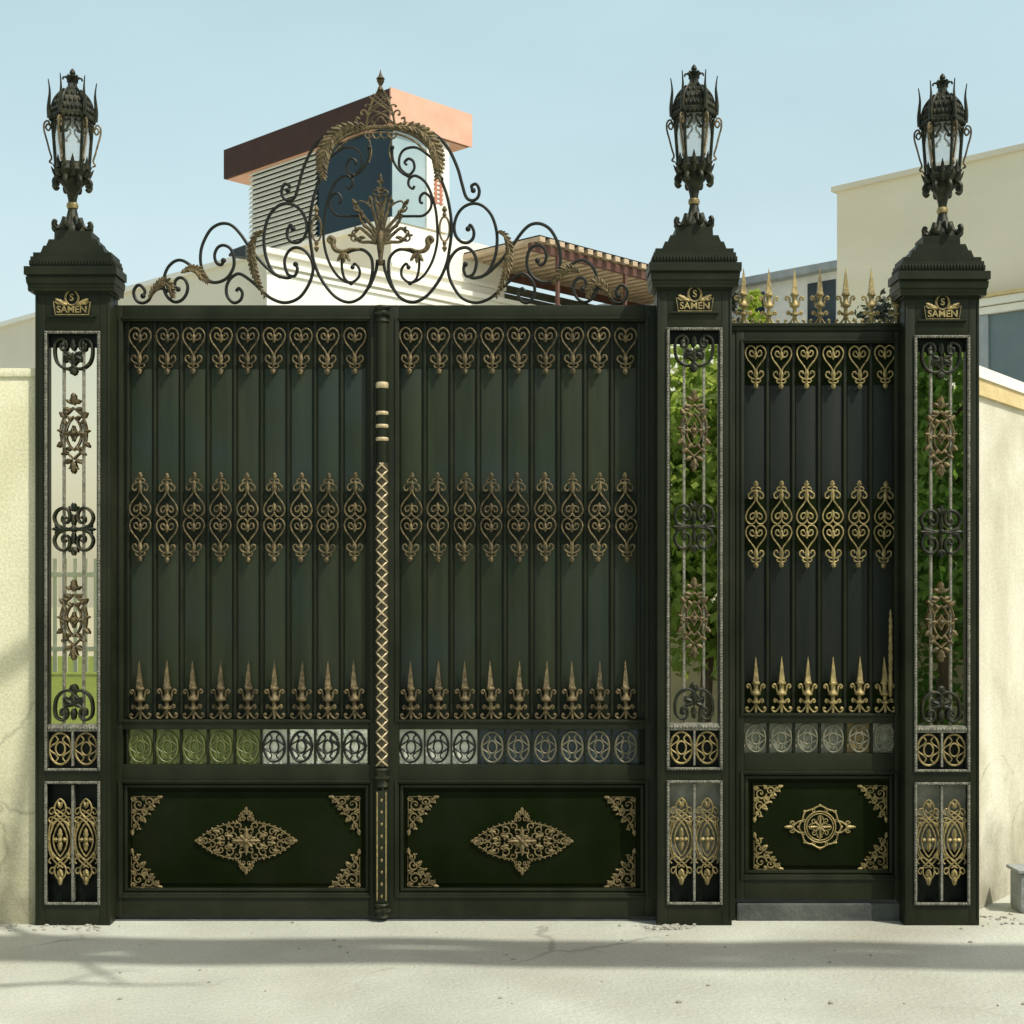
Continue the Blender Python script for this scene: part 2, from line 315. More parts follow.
def spear_mesh(k, m, name='spear_ornament'):
    mb = MB()                                                     # origin at foot, 55 px tall
    mb.lathe([(4.2*k,31*k),(3.6*k,33*k),(2.2*k,44*k),(.25*k,56*k)], 4, a0=PI/4)
    mb.lathe([(2.8*k,28*k),(4.3*k,28.6*k),(4.3*k,30*k),(3.2*k,31.2*k)], 10)
    mb.lathe([(1.6*k,6*k),(2.2*k,9*k),(4.6*k,9.6*k),(4.6*k,11.2*k),(2.2*k,12*k),(1.8*k,16*k),(3*k,17*k),(5*k,18*k),(5*k,19.4*k),(3.6*k,21*k),(2.2*k,24*k),(2.9*k,28*k)], 10)
    mb.lathe([(1.3*k,0),(1.3*k,8*k)], 8)
    for sx in (1,-1):
        a = [(3,-18.5),(4.6,-22),(5.2,-26),(7.2,-28.2),(9,-26.6),(8.2,-24.6)]
        mb.tube(V2(catmull([Vector((p[0],p[1],0)) for p in a],5),0,k,sx), 1.0*k, 6); mb.ball((sx*7.9*k,0,25*k), 1.5*k)
        a = [(2,-9.6),(4,-11.6),(6.4,-13.4),(7.6,-11.4),(6.2,-10)]
        mb.tube(V2(catmull([Vector((p[0],p[1],0)) for p in a],5),0,k,sx), 1.0*k, 6); mb.ball((sx*6*k,0,11*k), 1.4*k)
        a = [(1,-7.4),(3.4,-3.4),(6.4,-.8),(9.2,-1.8),(9.6,-4.6),(7.8,-5.2)]
        mb.tube(V2(catmull([Vector((p[0],p[1],0)) for p in a],5),0,k,sx), 1.0*k, 6); mb.ball((sx*8.3*k,0,4.4*k), 1.5*k)
    return mb.mesh(name, m)
def oval_mesh(k, m, rx=10.6, ry=15.2):
    mb = MB()
    def ov(cx, cy, a, b, r): mb.tube(V2([(cx+a*math.cos(t*2*PI/28), cy+b*math.sin(t*2*PI/28)) for t in range(28)],0,k), r*k, 6, closed=True)
    ov(0,0,rx,ry,1.15); ov(0,0,rx*.42,ry*.42,.9)
    for sx in (1,-1):
        mb.tube(V2(catmull([Vector(p) for p in ((sx*rx*.5,-ry*.86,0),(sx*rx*.22,-ry*.6,0),(sx*rx*.42,-ry*.36,0),(sx*rx*.72,-ry*.22,0),(sx*rx*.98,-ry*.05,0))],5),0,k), .8*k, 6)
        mb.tube(V2(catmull([Vector(p) for p in ((sx*rx*.5,ry*.86,0),(sx*rx*.22,ry*.6,0),(sx*rx*.42,ry*.36,0),(sx*rx*.72,ry*.22,0),(sx*rx*.98,ry*.05,0))],5),0,k), .8*k, 6)
    return mb.mesh('oval_ornament', m)
def curlpts(x, y, r, a, turns=1.25, tail=None, sgn=1):
    p = spiral(x, y, r*.22, r, a+sgn*turns*2*PI, a, 18)
    if tail: p = p + [tail]
    return [Vector((q[0],q[1],0)) for q in p]
def corner_mesh(k, W_=29, H_=37):
    """filigree triangle; corner at origin, arms to +x and +y(down)"""
    mb = MB()
    items = [(8,9,6.3,0,1),(18,6.2,4.8,.6,-1),(7.2,21.5,5.4,1.6,1),(25.2,4.2,2.8,0,1),(5,30.5,3.6,1.2,-1),(14.5,15,4.0,.9,1),(3.2,3.2,2.4,3.6,-1),(3.0,15,2.4,2.5,-1),(12.4,2.8,2.2,4.0,1),(11.4,24,2.6,.3,-1),(20.5,12,2.2,.3,1)]
    for x,y,r,a,sg in items:
        x *= W_/29; y *= H_/37
        mb.tube([(p.x*k,0,-p.y*k) for p in curlpts(x,y,r,a,1.2,None,sg)], lambda t: (.5+.55*t)*k, 5)
        mb.ball((x*k,-.002,-y*k), 1.0*k)
        mb.leaf(((x+r*.6)*k, -(y+r*.6)*k), -PI/4+a*.4, r*1.0*k, r*.62*k, .004, 0)
    mb.tube(V2(catmull([Vector((W_,1,0)),Vector((W_*.66,W_*.34,0)),Vector((W_*.52,H_*.5,0)),Vector((W_*.30,H_*.62,0)),Vector((1,H_,0))],7),0,k), .7*k, 5)
    mb.tube(V2([(1,1),(W_*.86,1)],0,k), .32*k, 5); mb.tube(V2([(1,1),(1,H_*.86)],0,k), .32*k, 5)
    mb.leaf((W_*.88*k,-2*k), .15, 7*k, 4*k, .004); mb.leaf((2*k,-H_*.9*k), -PI/2-.1, 7*k, 4*k, .004)
    return mb.mesh('corner_ornament', M['bronze_bright'])
def lozenge_mesh(k):
    mb = MB(); A, B = 50, 33
    edge = [(50,0),(45,-3.2),(40,-7.5),(33,-11.8),(25,-15),(17,-17.2),(11,-18),(7.4,-20.5),(6.2,-25.5),(3.2,-28.5),(0,-32)]
    its = [(41,0,3.4,0),(34,-4,4.0,.5),(26,-8.8,4.6,1),(17,-11,5.0,1.5),(24,-2.2,4.2,2.2),(9,-15,4.2,2),(13,-4,5.2,.6),(4.6,-9,4.4,1.2),(3.2,-22,3.2,.8),(2.6,-28,2.2,.4),(5,-2,3.4,2.6),(31,-11,2.2,.2),(37,-7.4,2,.2),(18,-16,2,.2),(46,-1.4,2.2,0.4),(19.5,-6,2.4,3)]
    for sx in (1,-1):
        for sy in (1,-1):
            P = [Vector((x*sx, y*sy, 0)) for x,y in edge]
            Q = catmull(P,3); mb.tube(V2(Q,0,k), .6*k, 5)
            for j in range(1,len(Q)-1,2):
                tg = Q[j+1]-Q[j-1]; mb.leaf((Q[j].x*k,-Q[j].y*k), math.atan2(Q[j].y*-1.6, Q[j].x), 2.4*k, 1.9*k, .004, 0)
            for i,(x,y,r,a) in enumerate(its):
                c = curlpts(x,y,r,a,1.15,None,1 if i%2 else -1)
                mb.tube([(p.x*sx*k,0,-p.y*sy*k) for p in c], lambda t: (.45+.5*t)*k, 5)
                if i%2 == 0: mb.leaf(((x*sx)*k, -(y*sy)*k), math.atan2(-y*sy*.8-.01, x*sx), r*1.5*k, r*.9*k, .005, -.001)
    for a in range(8): mb.leaf((0,0), a*PI/4+.01, (15 if a%2==0 else 9)*k, 4.6*k, .006, -.003)
    mb.ball((0,-.004,0), 2.6*k, 2)
    for sx in (1,-1): mb.leaf((sx*42*k,0), 0 if sx>0 else PI, 10*k, 4.5*k, .005)
    for sz in (1,-1): mb.leaf((0,sz*26*k), sz*PI/2, 8.5*k, 4.5*k, .005)
    return mb.mesh('lozenge_medallion', M['bronze_bright'])
def roundel_mesh(k):
    mb = MB()
    ring = lambda r, t, n=40, am=0, fr=8: mb.tube(V2([((r+am*math.cos(fr*q*2*PI/n))*math.cos(q*2*PI/n), (r+am*math.cos(fr*q*2*PI/n))*math.sin(q*2*PI/n)) for q in range(n)],0,k), t*k, 6, closed=True)
    ring(20.2,.9,64,.9,8); ring(15.6,.7); ring(13.4,.6)
    for a in range(8):
        an = a*PI/4
        c = curlpts(8.6*math.cos(an), 8.6*math.sin(an), 3.2, an+2, 1.2, None, 1 if a%2 else -1)
        mb.tube([(p.x*k,0,-p.y*k) for p in c], .55*k, 5)
        c = curlpts(17.6*math.cos(an+PI/8), 17.6*math.sin(an+PI/8), 2.0, an, 1.1, None, 1 if a%2 else -1)
        mb.tube([(p.x*k,0,-p.y*k) for p in c], .5*k, 5)
        mb.leaf((0,0), an, (12 if a%2==0 else 7.5)*k, 2.6*k, .004, -.002)
        mb.leaf((20*math.cos(an)*k,20*math.sin(an)*k), an, (3.6 if a%2 else 3)*k, 4.0*k, .004)
    for sx in (1,-1):
        mb.tube(V2(catmull([Vector((sx*17,-6,0)),Vector((sx*22,-5,0)),Vector((sx*27,0,0)),Vector((sx*22,5,0)),Vector((sx*17,6,0))],6),0,k), .9*k, 6)
        for sy in (1,-1):
            c = curlpts(sx*27.5, sy*3.6, 2.6, 0 if sx>0 else PI, 1.1, None, sy*sx)
            mb.tube([(p.x*k,0,-p.y*k) for p in c], .7*k, 5)
        mb.leaf((sx*26*k,0), 0 if sx>0 else PI, 9.5*k, 4*k, .005); mb.ball((sx*35*k,0,0), 1.1*k)
    return mb.mesh('round_medallion', M['gold'])
HEART, DHEART = heart_mesh(S*1.08), double_heart_mesh(S*1.03)
HEARTW, DHEARTW = heart_mesh(S), double_heart_mesh(S)
SPEAR = spear_mesh(S*1.04, M['bronze']); SPEARW = spear_mesh(S, M['gold'])
OVAL = oval_mesh(S, M['ring_blue']); OVALG = oval_mesh(S, M['ring_green']); OVALY = oval_mesh(S, M['ring_grey']); OVALP = oval_mesh(S, M['gold'], 11, 15.5); OVALD = oval_mesh(S, M['iron'])
CORNER, LOZENGE, ROUNDEL = corner_mesh(S), lozenge_mesh(S), roundel_mesh(S)
CORNERW = corner_mesh(S*.95)
for me in (HEARTW, DHEARTW, CORNERW): me.materials[0] = M['gold']
RT_ = random.Random(11)
def inst(name, me, root, px, py, y, sc=(1,1,1)):
    o = put(name, me, root, W(px+RT_.gauss(0,.18),py+RT_.gauss(0,.22),y), True); o.scale = sc
    if 'ornament' in name and 'corner' not in name: o.rotation_euler = (0, RT_.gauss(0,.014), 0)
    return o

# ------------------------------------------------------------------ gate leaves
def rect_frame(mb, px0, px1, py0, py1, w, y0, y1, wb=None, wt=None):
    wb = wb or w; wt = wt or w
    mb.box(WX(px0), WX(px0+w), y0, y1, WZ(py1), WZ(py0), .003); mb.box(WX(px1-w), WX(px1), y0, y1, WZ(py1), WZ(py0), .003)
    mb.box(WX(px0+w), WX(px1-w), y0+.001, y1-.001, WZ(py0+wt), WZ(py0), .003); mb.box(WX(px0+w), WX(px1-w), y0+.001, y1-.001, WZ(py1), WZ(py1-wb), .003)
def molding(mb, px0, px1, py0, py1, w, y0, y1):
    rect_frame(mb, px0, px1, py0, py1, w, y0, y1)
def build_leaf(name, label, cat, ox0, ox1, top, bot, x0, x1, y_open0, y_open1, c0, dx, n, ytop, ymid, yfoot, ypane0, ypane1, low0, low1, panes, wicket=False):
    root = thing(name, label, cat, ((WX(ox0)+WX(ox1))/2, .03, WZ(bot)))
    f = MB()
    f.box(WX(ox0), WX(x0), 0, .06, WZ(bot), WZ(top), .004); f.box(WX(x1), WX(ox1), 0, .06, WZ(bot), WZ(top), .004)
    f.box(WX(x0), WX(x1), .001, .059, WZ(y_open0), WZ(top), .004)
    f.box(WX(x0), WX(x1), .001, .059, WZ(ypane0), WZ(y_open1), .004)
    f.box(WX(x0), WX(x1), .001, .059, WZ(low0), WZ(ypane1), .004)
    f.box(WX(x0), WX(x1), .001, .059, WZ(bot), WZ(low1), .004)
    part('frame', f, M['paint'], root)
    mo = MB()                                           # raised beads round the openings
    molding(mo, x0-4, x1+4, y_open0-4, y_open1+3, 2.2, -.007, .002)
    molding(mo, x0-4, x1+4, low0-4, low1+5, 2.4, -.008, .002)
    molding(mo, x0+1, x1-1, low0+1, low1-1, 3.2, .012, .030)
    part('molding', mo, M['paint'], root)
    b = MB()                                            # sheet with shallow folded boards
    bw = dx*S
    xs0 = WX(c0-dx/2)
    b.box(WX(x0)-.002, WX(x1)+.002, .040, .046, WZ(y_open1+2), WZ(y_open0-2))
    for i in range(n):
        a = xs0+i*bw
        b.box(a+.014, a+bw-.014, .0335, .041, WZ(y_open1)+.002, WZ(y_open0)-.002, .003)
    part('board_panel', b, M['wicketboard'] if wicket else M['board'], root)
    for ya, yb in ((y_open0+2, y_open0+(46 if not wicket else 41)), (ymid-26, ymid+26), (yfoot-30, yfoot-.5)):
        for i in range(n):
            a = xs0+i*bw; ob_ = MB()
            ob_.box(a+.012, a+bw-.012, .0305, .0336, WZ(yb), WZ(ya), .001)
            part('ornament_shade_plate', ob_, M['lowpanel'] if wicket else M['recess_shade'], root)  # dark plates put behind the ornament rows as painted shade
    bar = MB(); bar.box(-.0065,.0065,-.006,.006,0, WZ(y_open0)-WZ(y_open1), .002)
    for s in (-1,1): bar.box(-.0095 if s<0 else .0075, -.0075 if s<0 else .0095, -.002,.006,0,WZ(y_open0)-WZ(y_open1))
    bm_ = bar.mesh('bar', M['paint'])
    for i in range(n+1): put('bar', bm_, root, Vector((xs0+i*bw, .030, WZ(y_open1))), True)
    for i in range(n):
        px = c0+dx*i
        inst('heart_ornament', HEARTW if wicket else HEART, root, px, ytop, .010)
        inst('double_heart_ornament', DHEARTW if wicket else DHEART, root, px, ymid, .010)
        inst('spear_ornament', SPEARW if wicket else SPEAR, root, px, yfoot, .006)
        g = MB(); hw = 12.9 if not wicket else 12.2
        g.box(WX(px-hw,.04), WX(px+hw,.04), .036, .042, WZ(ypane1+1,.04), WZ(ypane0-1,.04))
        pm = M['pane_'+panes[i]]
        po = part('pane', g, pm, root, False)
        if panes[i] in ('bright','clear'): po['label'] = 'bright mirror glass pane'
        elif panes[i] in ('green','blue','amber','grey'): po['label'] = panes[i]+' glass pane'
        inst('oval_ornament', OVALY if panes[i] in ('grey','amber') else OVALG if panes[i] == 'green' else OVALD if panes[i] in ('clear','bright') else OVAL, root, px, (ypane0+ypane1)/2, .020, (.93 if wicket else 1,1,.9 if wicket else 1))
    mu = MB()
    for i in range(n+1):
        px = c0-dx/2+dx*i
        mu.box(WX(px-.9), WX(px+.9), .012, .034, WZ(ypane1), WZ(ypane0), .001)
    mu.box(WX(x0), WX(x1), .0435, .046, WZ(ypane1+1), WZ(ypane0-1))
    part('pane_mullion', mu, M['paint'], root)
    lp = MB()
    lp.box(WX(x0)-.002, WX(x1)+.002, .036, .042, WZ(low1+2), WZ(low0-2))
    lp.box(WX(x0+8), WX(x1-8), .028, .0365, WZ(low1-8), WZ(low0+8), .006)
    part('lower_panel', lp, M['lowpanel'], root)
    inx, iny = (9,12) if not wicket else (9,11)
    if not wicket: cx0, cx1, cy0, cy1 = x0+8, x1-9, low0+12, low1-5
    else: cx0, cx1, cy0, cy1 = 753, 888, 785, 870
    cm = CORNERW if wicket else CORNER
    for px, sx in ((cx0,1),(cx1,-1)):
        for py, sz in ((cy0,1),(cy1,-1)):
            inst('corner_ornament', cm, root, px, py, .022, (sx,1,sz))
    if wicket: inst('round_medallion', ROUNDEL, root, 820, 827, .022)
    else: inst('lozenge_medallion', LOZENGE, root, (x0+x1)/2, 841, .020)
    return root
P_L = ['green']*5+['clear','bright','bright','bright']  # tones follow the reflections painted into each pane
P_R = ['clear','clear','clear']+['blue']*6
leafL = build_leaf('gate_leaf', 'dark green driveway gate leaf beside the left pillar, panes painted with a green reflection at its left end', 'gate leaf', 111, 382, 305, 917, 122.5, 369.5, 321, 719.5, 140.2, 26.8, 9, 328, 517.5, 719, 729.5, 764.5, 784, 893, P_L)
leafR = build_leaf('gate_leaf', 'dark green driveway gate leaf beside the middle pillar, panes painted with a blue reflection at its right end', 'gate leaf', 383, 664, 305, 917, 399, 645, 321, 719.5, 411, 26.85, 9, 328, 517.5, 719, 729.5, 764.5, 784, 893, P_R)
for o in (leafL, leafR): o['group'] = 'leaves of the double driveway gate'
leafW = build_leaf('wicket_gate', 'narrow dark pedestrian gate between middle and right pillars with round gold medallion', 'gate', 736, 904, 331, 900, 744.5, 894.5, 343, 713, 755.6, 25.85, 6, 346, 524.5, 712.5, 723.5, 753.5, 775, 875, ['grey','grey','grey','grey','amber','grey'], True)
# pull handle and keyhole of the pedestrian gate
h = MB(); hx = WX(890.5,-.035); kz = lambda p: WZ(p,-.035)
prof = [(697,1.2),(694,2.6),(691,2.2),(689,3),(684,3.4),(672,2.4),(668,3.4),(666,2.4),(660,3.2),(655,3.4),(652,2.2),(650,3.2),(646,3),(630,2.2),(626,3.2),(624,2),(620,2.8),(616,1.4),(613,2.0),(609,.2)]
h.lathe([(r*.72*S, kz(p)) for p, r in prof], 12, (hx,-.035,0))
for p in (686,632): h.tube([(hx,-.035,kz(p)),(hx+.006,.004,kz(p))], .007, 8)
hd = part('handle', h, M['gold'], leafW)
kh = MB(); kh.lathe([(.0001,0),(.008,.001),(.008,.006)], 12, (0,0,0)); 
for v in kh.bm.verts: v.co = Vector((WX(901)+v.co.x, -.002+(-v.co.z), WZ(671)+v.co.y*1.6))
part('keyhole_plate', kh, M['pewter'], leafW)
# covering bar on the meeting stile of the left leaf
pr = MB(); cxp = 381.8; R = .0285; yc = -.004
X = WX(cxp,-.02)
pr.lathe([(R,WZ(766,-.02)),(R,WZ(322,-.02))], 20, (X,yc,0))
pr.box(X-.030,X+.030,-.030,.01,WZ(903,-.02),WZ(790,-.02),.004)
pole = part('cover_bar', pr, M['paint'], leafL)
for p,hgt in ((385,6),(413,3.6),(426,3.6),(439,3.6)):
    z = WZ(p,-.02); gb = MB()
    gb.lathe([(R+.001,z-hgt*S/2),(R+.003,z-hgt*S/4),(R+.004,z),(R+.003,z+hgt*S/4),(R+.001,z+hgt*S/2)],20,(X,yc,0))
    part('gold_band', gb, M['pole_gold'], pole, True, False)
lt = MB(); z0, z1 = WZ(766,-.02), WZ(463,-.02); pitch = 11.3*S
for sg in (1,-1):
    n = int((z1-z0)/pitch*6); P = []
    for i in range(n+1):
        t = (i/6.0+.0) % 2.0; tri = (2*t-1) if t < 1 else (3-2*t)
        x = sg*tri*R*.97; P.append((X+x, yc-math.sqrt(max(0,R*R-x*x))-.003, z0+(z1-z0)*i/n))
    lt.tube(P, .0046, 5)
lbk = MB(); lbk.lathe([(R+.0012,z0),(R+.0012,z1)],20,(X,yc,0)); part('lattice_sleeve', lbk, M['sleeve'], pole, True, False)
part('lattice_wrap', lt, M['pole_gold'], pole, True, False)
def capital(z, hh):
    cp = MB()
    cp.lathe([(.026,z-hh/2),(.036,z-hh*.42),(.030,z-hh*.2),(.034,z),(.030,z+hh*.2),(.040,z+hh*.4),(.036,z+hh/2)],16,(X,yc,0))
    for a in range(9):
        an = -PI/2+a*PI/8; cp.ball((X+.036*math.sin(an), yc-.036*math.cos(an), z), .008, 1, (1,1,1.5))
    part('collar', cp, M['lampmetal'], pole, True, False)
capital(WZ(314,-.02), .085); capital(WZ(778,-.02), .10); capital(WZ(911,-.02), .075)
bd = MB()
for i in range(9):
    bd.ball((X,-.0305,WZ(800+i*12,-.02)), .006, 1, (1,.5,1.6))
for s in (-1,1): bd.box(X+s*.022-.003, X+s*.022+.003, -.033,-.029, WZ(900,-.02), WZ(792,-.02))
part('bead_strip', bd, M['gold'], pole, True, False)

# ------------------------------------------------------------------ transom over the pedestrian gate with spear finials
tr = thing('gate_portal', 'dark frame round the pedestrian gate with seven gold spear finials on its top rail', 'gate portal', (WX(820),.03,WZ(331)))
t = MB(); t.box(WX(731,.02), WX(910,.02), -.005, .075, WZ(331)+.002, WZ(324), .003); t.box(WX(731), WX(910), -.012,.08, WZ(326.5), WZ(324)+.003,.002)
part('rail', t, M['paint'], tr)
for a, c in ((726,735.5),(904.6,912)):
    t = MB(); t.box(WX(a), WX(c), .004, .07, .012, WZ(331), .002); part('jamb', t, M['paint'], tr)
SPT = spear_mesh(S*1.02, M['gold'], 'spear_finial')
for i in range(7): inst('spear_finial', SPT, tr, 743.5+25.5*i, 325, .03)

# ------------------------------------------------------------------ crest over the double gate
crest = thing('gate_crest', 'scrolled wrought iron crest with crown finial standing on top of the double gate', 'gate crest', (WX(380.5,.03),.03,WZ(304,.03)))
CY = .03; CX = 380.5
def cpts(pts, sx, y=CY, k=7, closed=False):
    q = [W(p[0] if sx < 0 else 2*CX-p[0], p[1], y) for p in pts]
    return catmull(q, k, closed)
SCR = {
 'A': [(143,296),(145,291.5),(141.2,286),(137.1,285.8),(133.9,290.7),(134.4,296.5),(137.8,301.6),(143.2,303),(148.7,300.2),(152.1,294.1),(157,289.6),(163,288.6),(168,292)],
 'B': [(178.1,289.3),(175.2,286.6),(175.4,281.1),(179.5,277.7),(184.9,279.7),(187.7,286.6),(186.3,294.1),(181.5,300.2),(174.7,302),(167.9,297.5),(164,289.3),(163.7,279.7),(167.2,268.8),(174,261.7),(181.5,260.3),(189.7,264.7),(196.6,271.5),(203.4,278.4),(211.6,282.5)],
 'C': [(223.5,260.6),(221.2,264.9),(216.4,262.6),(214.6,255.1),(217.8,247.6),(223.9,245.3),(230.7,249),(233.8,257.9),(233.5,267.4),(228,277),(219.8,281.8),(211.6,282),(205,276),(201.2,266),(200.5,255.1),(202.7,244.2),(208.9,231.9),(215.7,225.7),(223.9,223.4),(232.1,225.7),(240.3,233.9),(249.2,246.8),(257.3,257.5),(266.9,267.8),(276.5,275.3),(286,278),(291,277.3)],
 'D': [(295.6,264.3),(297.4,269),(294.5,276),(288.1,274.5),(284.9,266),(285,258.5),(289,251),(296,247.5),(305.2,251),(312,261.6),(312.7,272.5),(307.9,286.2),(298.4,298.3),(284.7,302.7),(271,298.3),(260.1,289),(249.1,279.4),(239,273.8),(230.7,278.4),(226.6,286.6),(227.3,296.1),(233.5,302.7),(240.3,300.2),(242.4,293.4),(239,288.4),(236,291.5)],
 'E': [(293,229),(290.5,225),(287.2,231.5),(288.1,238.4),(292.9,242.5),(299.7,241.8),(305.2,235.6),(306.8,226.1),(303.8,215.1),(297,206.9),(287.4,203.5),(277.9,206.2),(269.7,215.1),(264.9,228.8),(263.9,242.5),(266.2,257.5),(272.4,271.2),(280.6,277.5)],
 'F': [(287.8,190.5),(289.5,186),(284.7,184.2),(281.7,190.5),(283.3,197.5),(288.8,200.6),(294.9,197),(299,184),(303.5,168),(312.5,149),(325,135.5),(343,127.5),(358,128)],
 'G': [(320,179),(314,196),(310.4,214.7),(309.6,232),(311.7,250.6),(314.8,264.7),(321.9,280.3),(334.4,296),(348.4,302.3),(360.9,297.5),(368.8,286),(372.2,273),(371.9,260),(367.2,252.5),(360.5,249.4),(352,250.6),(345,254)],
 'H': [(352.5,267.3),(355,263.7),(359.4,269.4),(358.6,277.2),(351,282.7),(344.5,278.2),(341.9,267),(342.5,257),(346,252)],
 'H2': [(351,283.2),(343.5,280.5),(336,274),(329,262),(324.8,248),(323.5,235),(325,212),(329.7,194.4),(336,181.9),(345.4,175.8),(351.6,178.8),(352.4,185),(348.5,188.7),(346.5,186)],
 'I': [(360.2,216.3),(348.5,216.2),(337.6,215.5),(330.5,208.4),(330.1,199),(336,193),(340.7,196.7),(340.7,202.2),(338,203)],
 'J': [(368.8,147.5),(368,160),(361,171),(353.2,175.4),(347,169.4),(347.7,161.6),(352.4,158.8),(356.3,162.3),(354,165)],
 'K': [(353.2,175.4),(361,168),(361.4,157),(356.3,149.4),(345.4,147.5),(334.4,153.8),(325,163),(321.5,173)],
 'N': [(377.5,260),(375.8,271),(370.3,285),(365,292)],
}
for key, pts in SCR.items():
    for sx in (-1, 1):
        mb = MB(); rad = .0082 if key in 'ABCDEFGN' else .0070
        P = cpts(pts, sx); mb.tube(P, rad, 8)
        if key not in 'N': mb.ball(P[0], rad*1.7, 2)
        part('scroll', mb, M['iron'], crest)
def spray(curve, sx, L, w, y=CY-.008, step=2, both=True, lift=.5, alt=0):
    mb = MB(); P = cpts(curve, sx, y, 6)
    mb.tube(P, lambda t: .006*(1-.6*abs(2*t-1))+.002, 6)
    for i in range(1, len(P)-1, step):
        tg = (P[i+1]-P[i-1]).normalized(); a = math.atan2(tg.z, tg.x); tt = i/len(P); sc = .55+.7*math.sin(PI*min(1,tt*1.05))
        for q in ((1,-1) if both else (1*sx,)):
            mb.leaf((P[i].x, P[i].z), a+q*lift, L*S*sc, w*S*sc, .006, y-.002*(i%3), q*.12)
    return mb
for sx in (-1,1):
    part('acanthus_spray', spray([(366,126),(352,126.5),(340,131),(331,140),(325,152),(322.5,165),(323,178)], sx, 10.5, 5.2, step=2, lift=.5), M['bronze'], crest)
    part('acanthus_spray', spray([(264,231),(257,234.5),(252.6,244),(252,256),(254,269),(258,282),(265,297)], sx, 7.5, 3.4, step=2, lift=.4), M['bronze'], crest)
    part('acanthus_spray', spray([(181,273),(188,269.5),(195,270),(201,275),(208,282)], sx, 7, 3.2), M['bronze'], crest)
    part('acanthus_spray', spray([(149,299),(153,291),(159,285),(165,283),(171,289),(173,297)], sx, 7, 3.4), M['bronze'], crest)
    mb = MB()
    mb.tube(cpts([(334,247),(331,243.5),(328.5,240),(331,237.5),(333.5,240),(333,245),(336,250),(343,251.5),(351,249),(360,249)], sx, CY-.006), lambda t: .004+.010*math.sin(PI*t), 7)
    b = W(344 if sx<0 else 2*CX-344, 252, CY-.01)
    for a in (-2.2,-1.6,-1.0): mb.leaf((b.x,b.z), a, 12*S, 5*S, .006, CY-.012)
    part('acanthus_spray', mb, M['bronze'], crest)
    # oval link between tall stems
    lk = MB(); c = W(316.5 if sx<0 else 2*CX-316.5, 229, CY)
    lk.tube([c+Vector((.025*math.cos(t*PI/12),0,.062*math.sin(t*PI/12))) for t in range(24)], .0055, 6, closed=True)
    lk.lathe([(.004,.06),(.012,.07),(.006,.085),(.015,.095),(.005,.115)], 8, c); lk.lathe([(.004,-.115),(.014,-.095),(.006,-.085),(.012,-.07),(.004,-.06)], 8, c)
    part('oval_link', lk, M['bronze'], crest)
# arch band and crown
ab = MB()
ab.tube(cpts([(331,148),(345,136),(362,129.5),(380.5,127),(399,129.5),(416,136),(430,148)], -1, CY, 6), .011, 8)
ab.tube(cpts([(335,152),(347,141),(362,134.5),(380.5,132.5),(399,134.5),(414,141),(426,152)], -1, CY, 6), .006, 6)
for c in (-12,-4,4,12):
    ab.tube(cpts([(CX+c-4,132.5),(CX+c-3,136.5),(CX+c,138.5),(CX+c+3,136.5),(CX+c+4,132.5)], -1, CY-.004, 4), .005, 6)
part('crown_arch', ab, M['bronze'], crest)
cr = MB()
for sx in (-1,1):
    for pts, r in (([(366,127),(367.5,117),(370,107),(374,98),(378,91),(380.5,88)],.006), ([(367.5,116),(376,108),(386,101),(391.5,97)],.0045), ([(369,110),(377,104),(385,96.5),(388,94)],.004),
                   ([(367,124),(375,116),(385,111.5),(393,110)],.0045), ([(373,127),(376,121),(380.5,117),(385,121),(388,127)],.004), ([(371,103),(376,99),(380.5,94),(383,91)],.0035),
                   ([(366,127),(361,125.5),(356.5,121.5),(357,117.5),(360,119)],.005), ([(367.5,118),(366.5,112),(362.5,110.3),(361,113.5),(363.5,115)],.005), ([(371,106),(367,104.5),(365,106.5)],.004),
                   ([(368,127),(369.5,140),(371.5,152),(369,162)],.0042)):
        cr.tube(cpts(pts, sx, CY, 6), r, 6)
    for q in ((356.8,118),(361.6,114.4),(365.3,106),(377.5,120),(372,122)):
        v = W(q[0] if sx<0 else 2*CX-q[0], q[1], CY); cr.ball(v, .008, 1)
part('crown_lattice', cr, M['bronze'], crest)
fi = MB(); z = lambda p: WZ(p,CY)
fi.lathe([(.006,z(92)),(.016,z(90)),(.012,z(87.5)),(.007,z(86)),(.020,z(81)),(.012,z(79.5)),(.023,z(79)),(.012,z(76.5)),(.006,z(74)),(.001,z(69.5))], 10, (WX(CX,CY),CY,0))
part('crown_finial', fi, M['bronze'], crest)
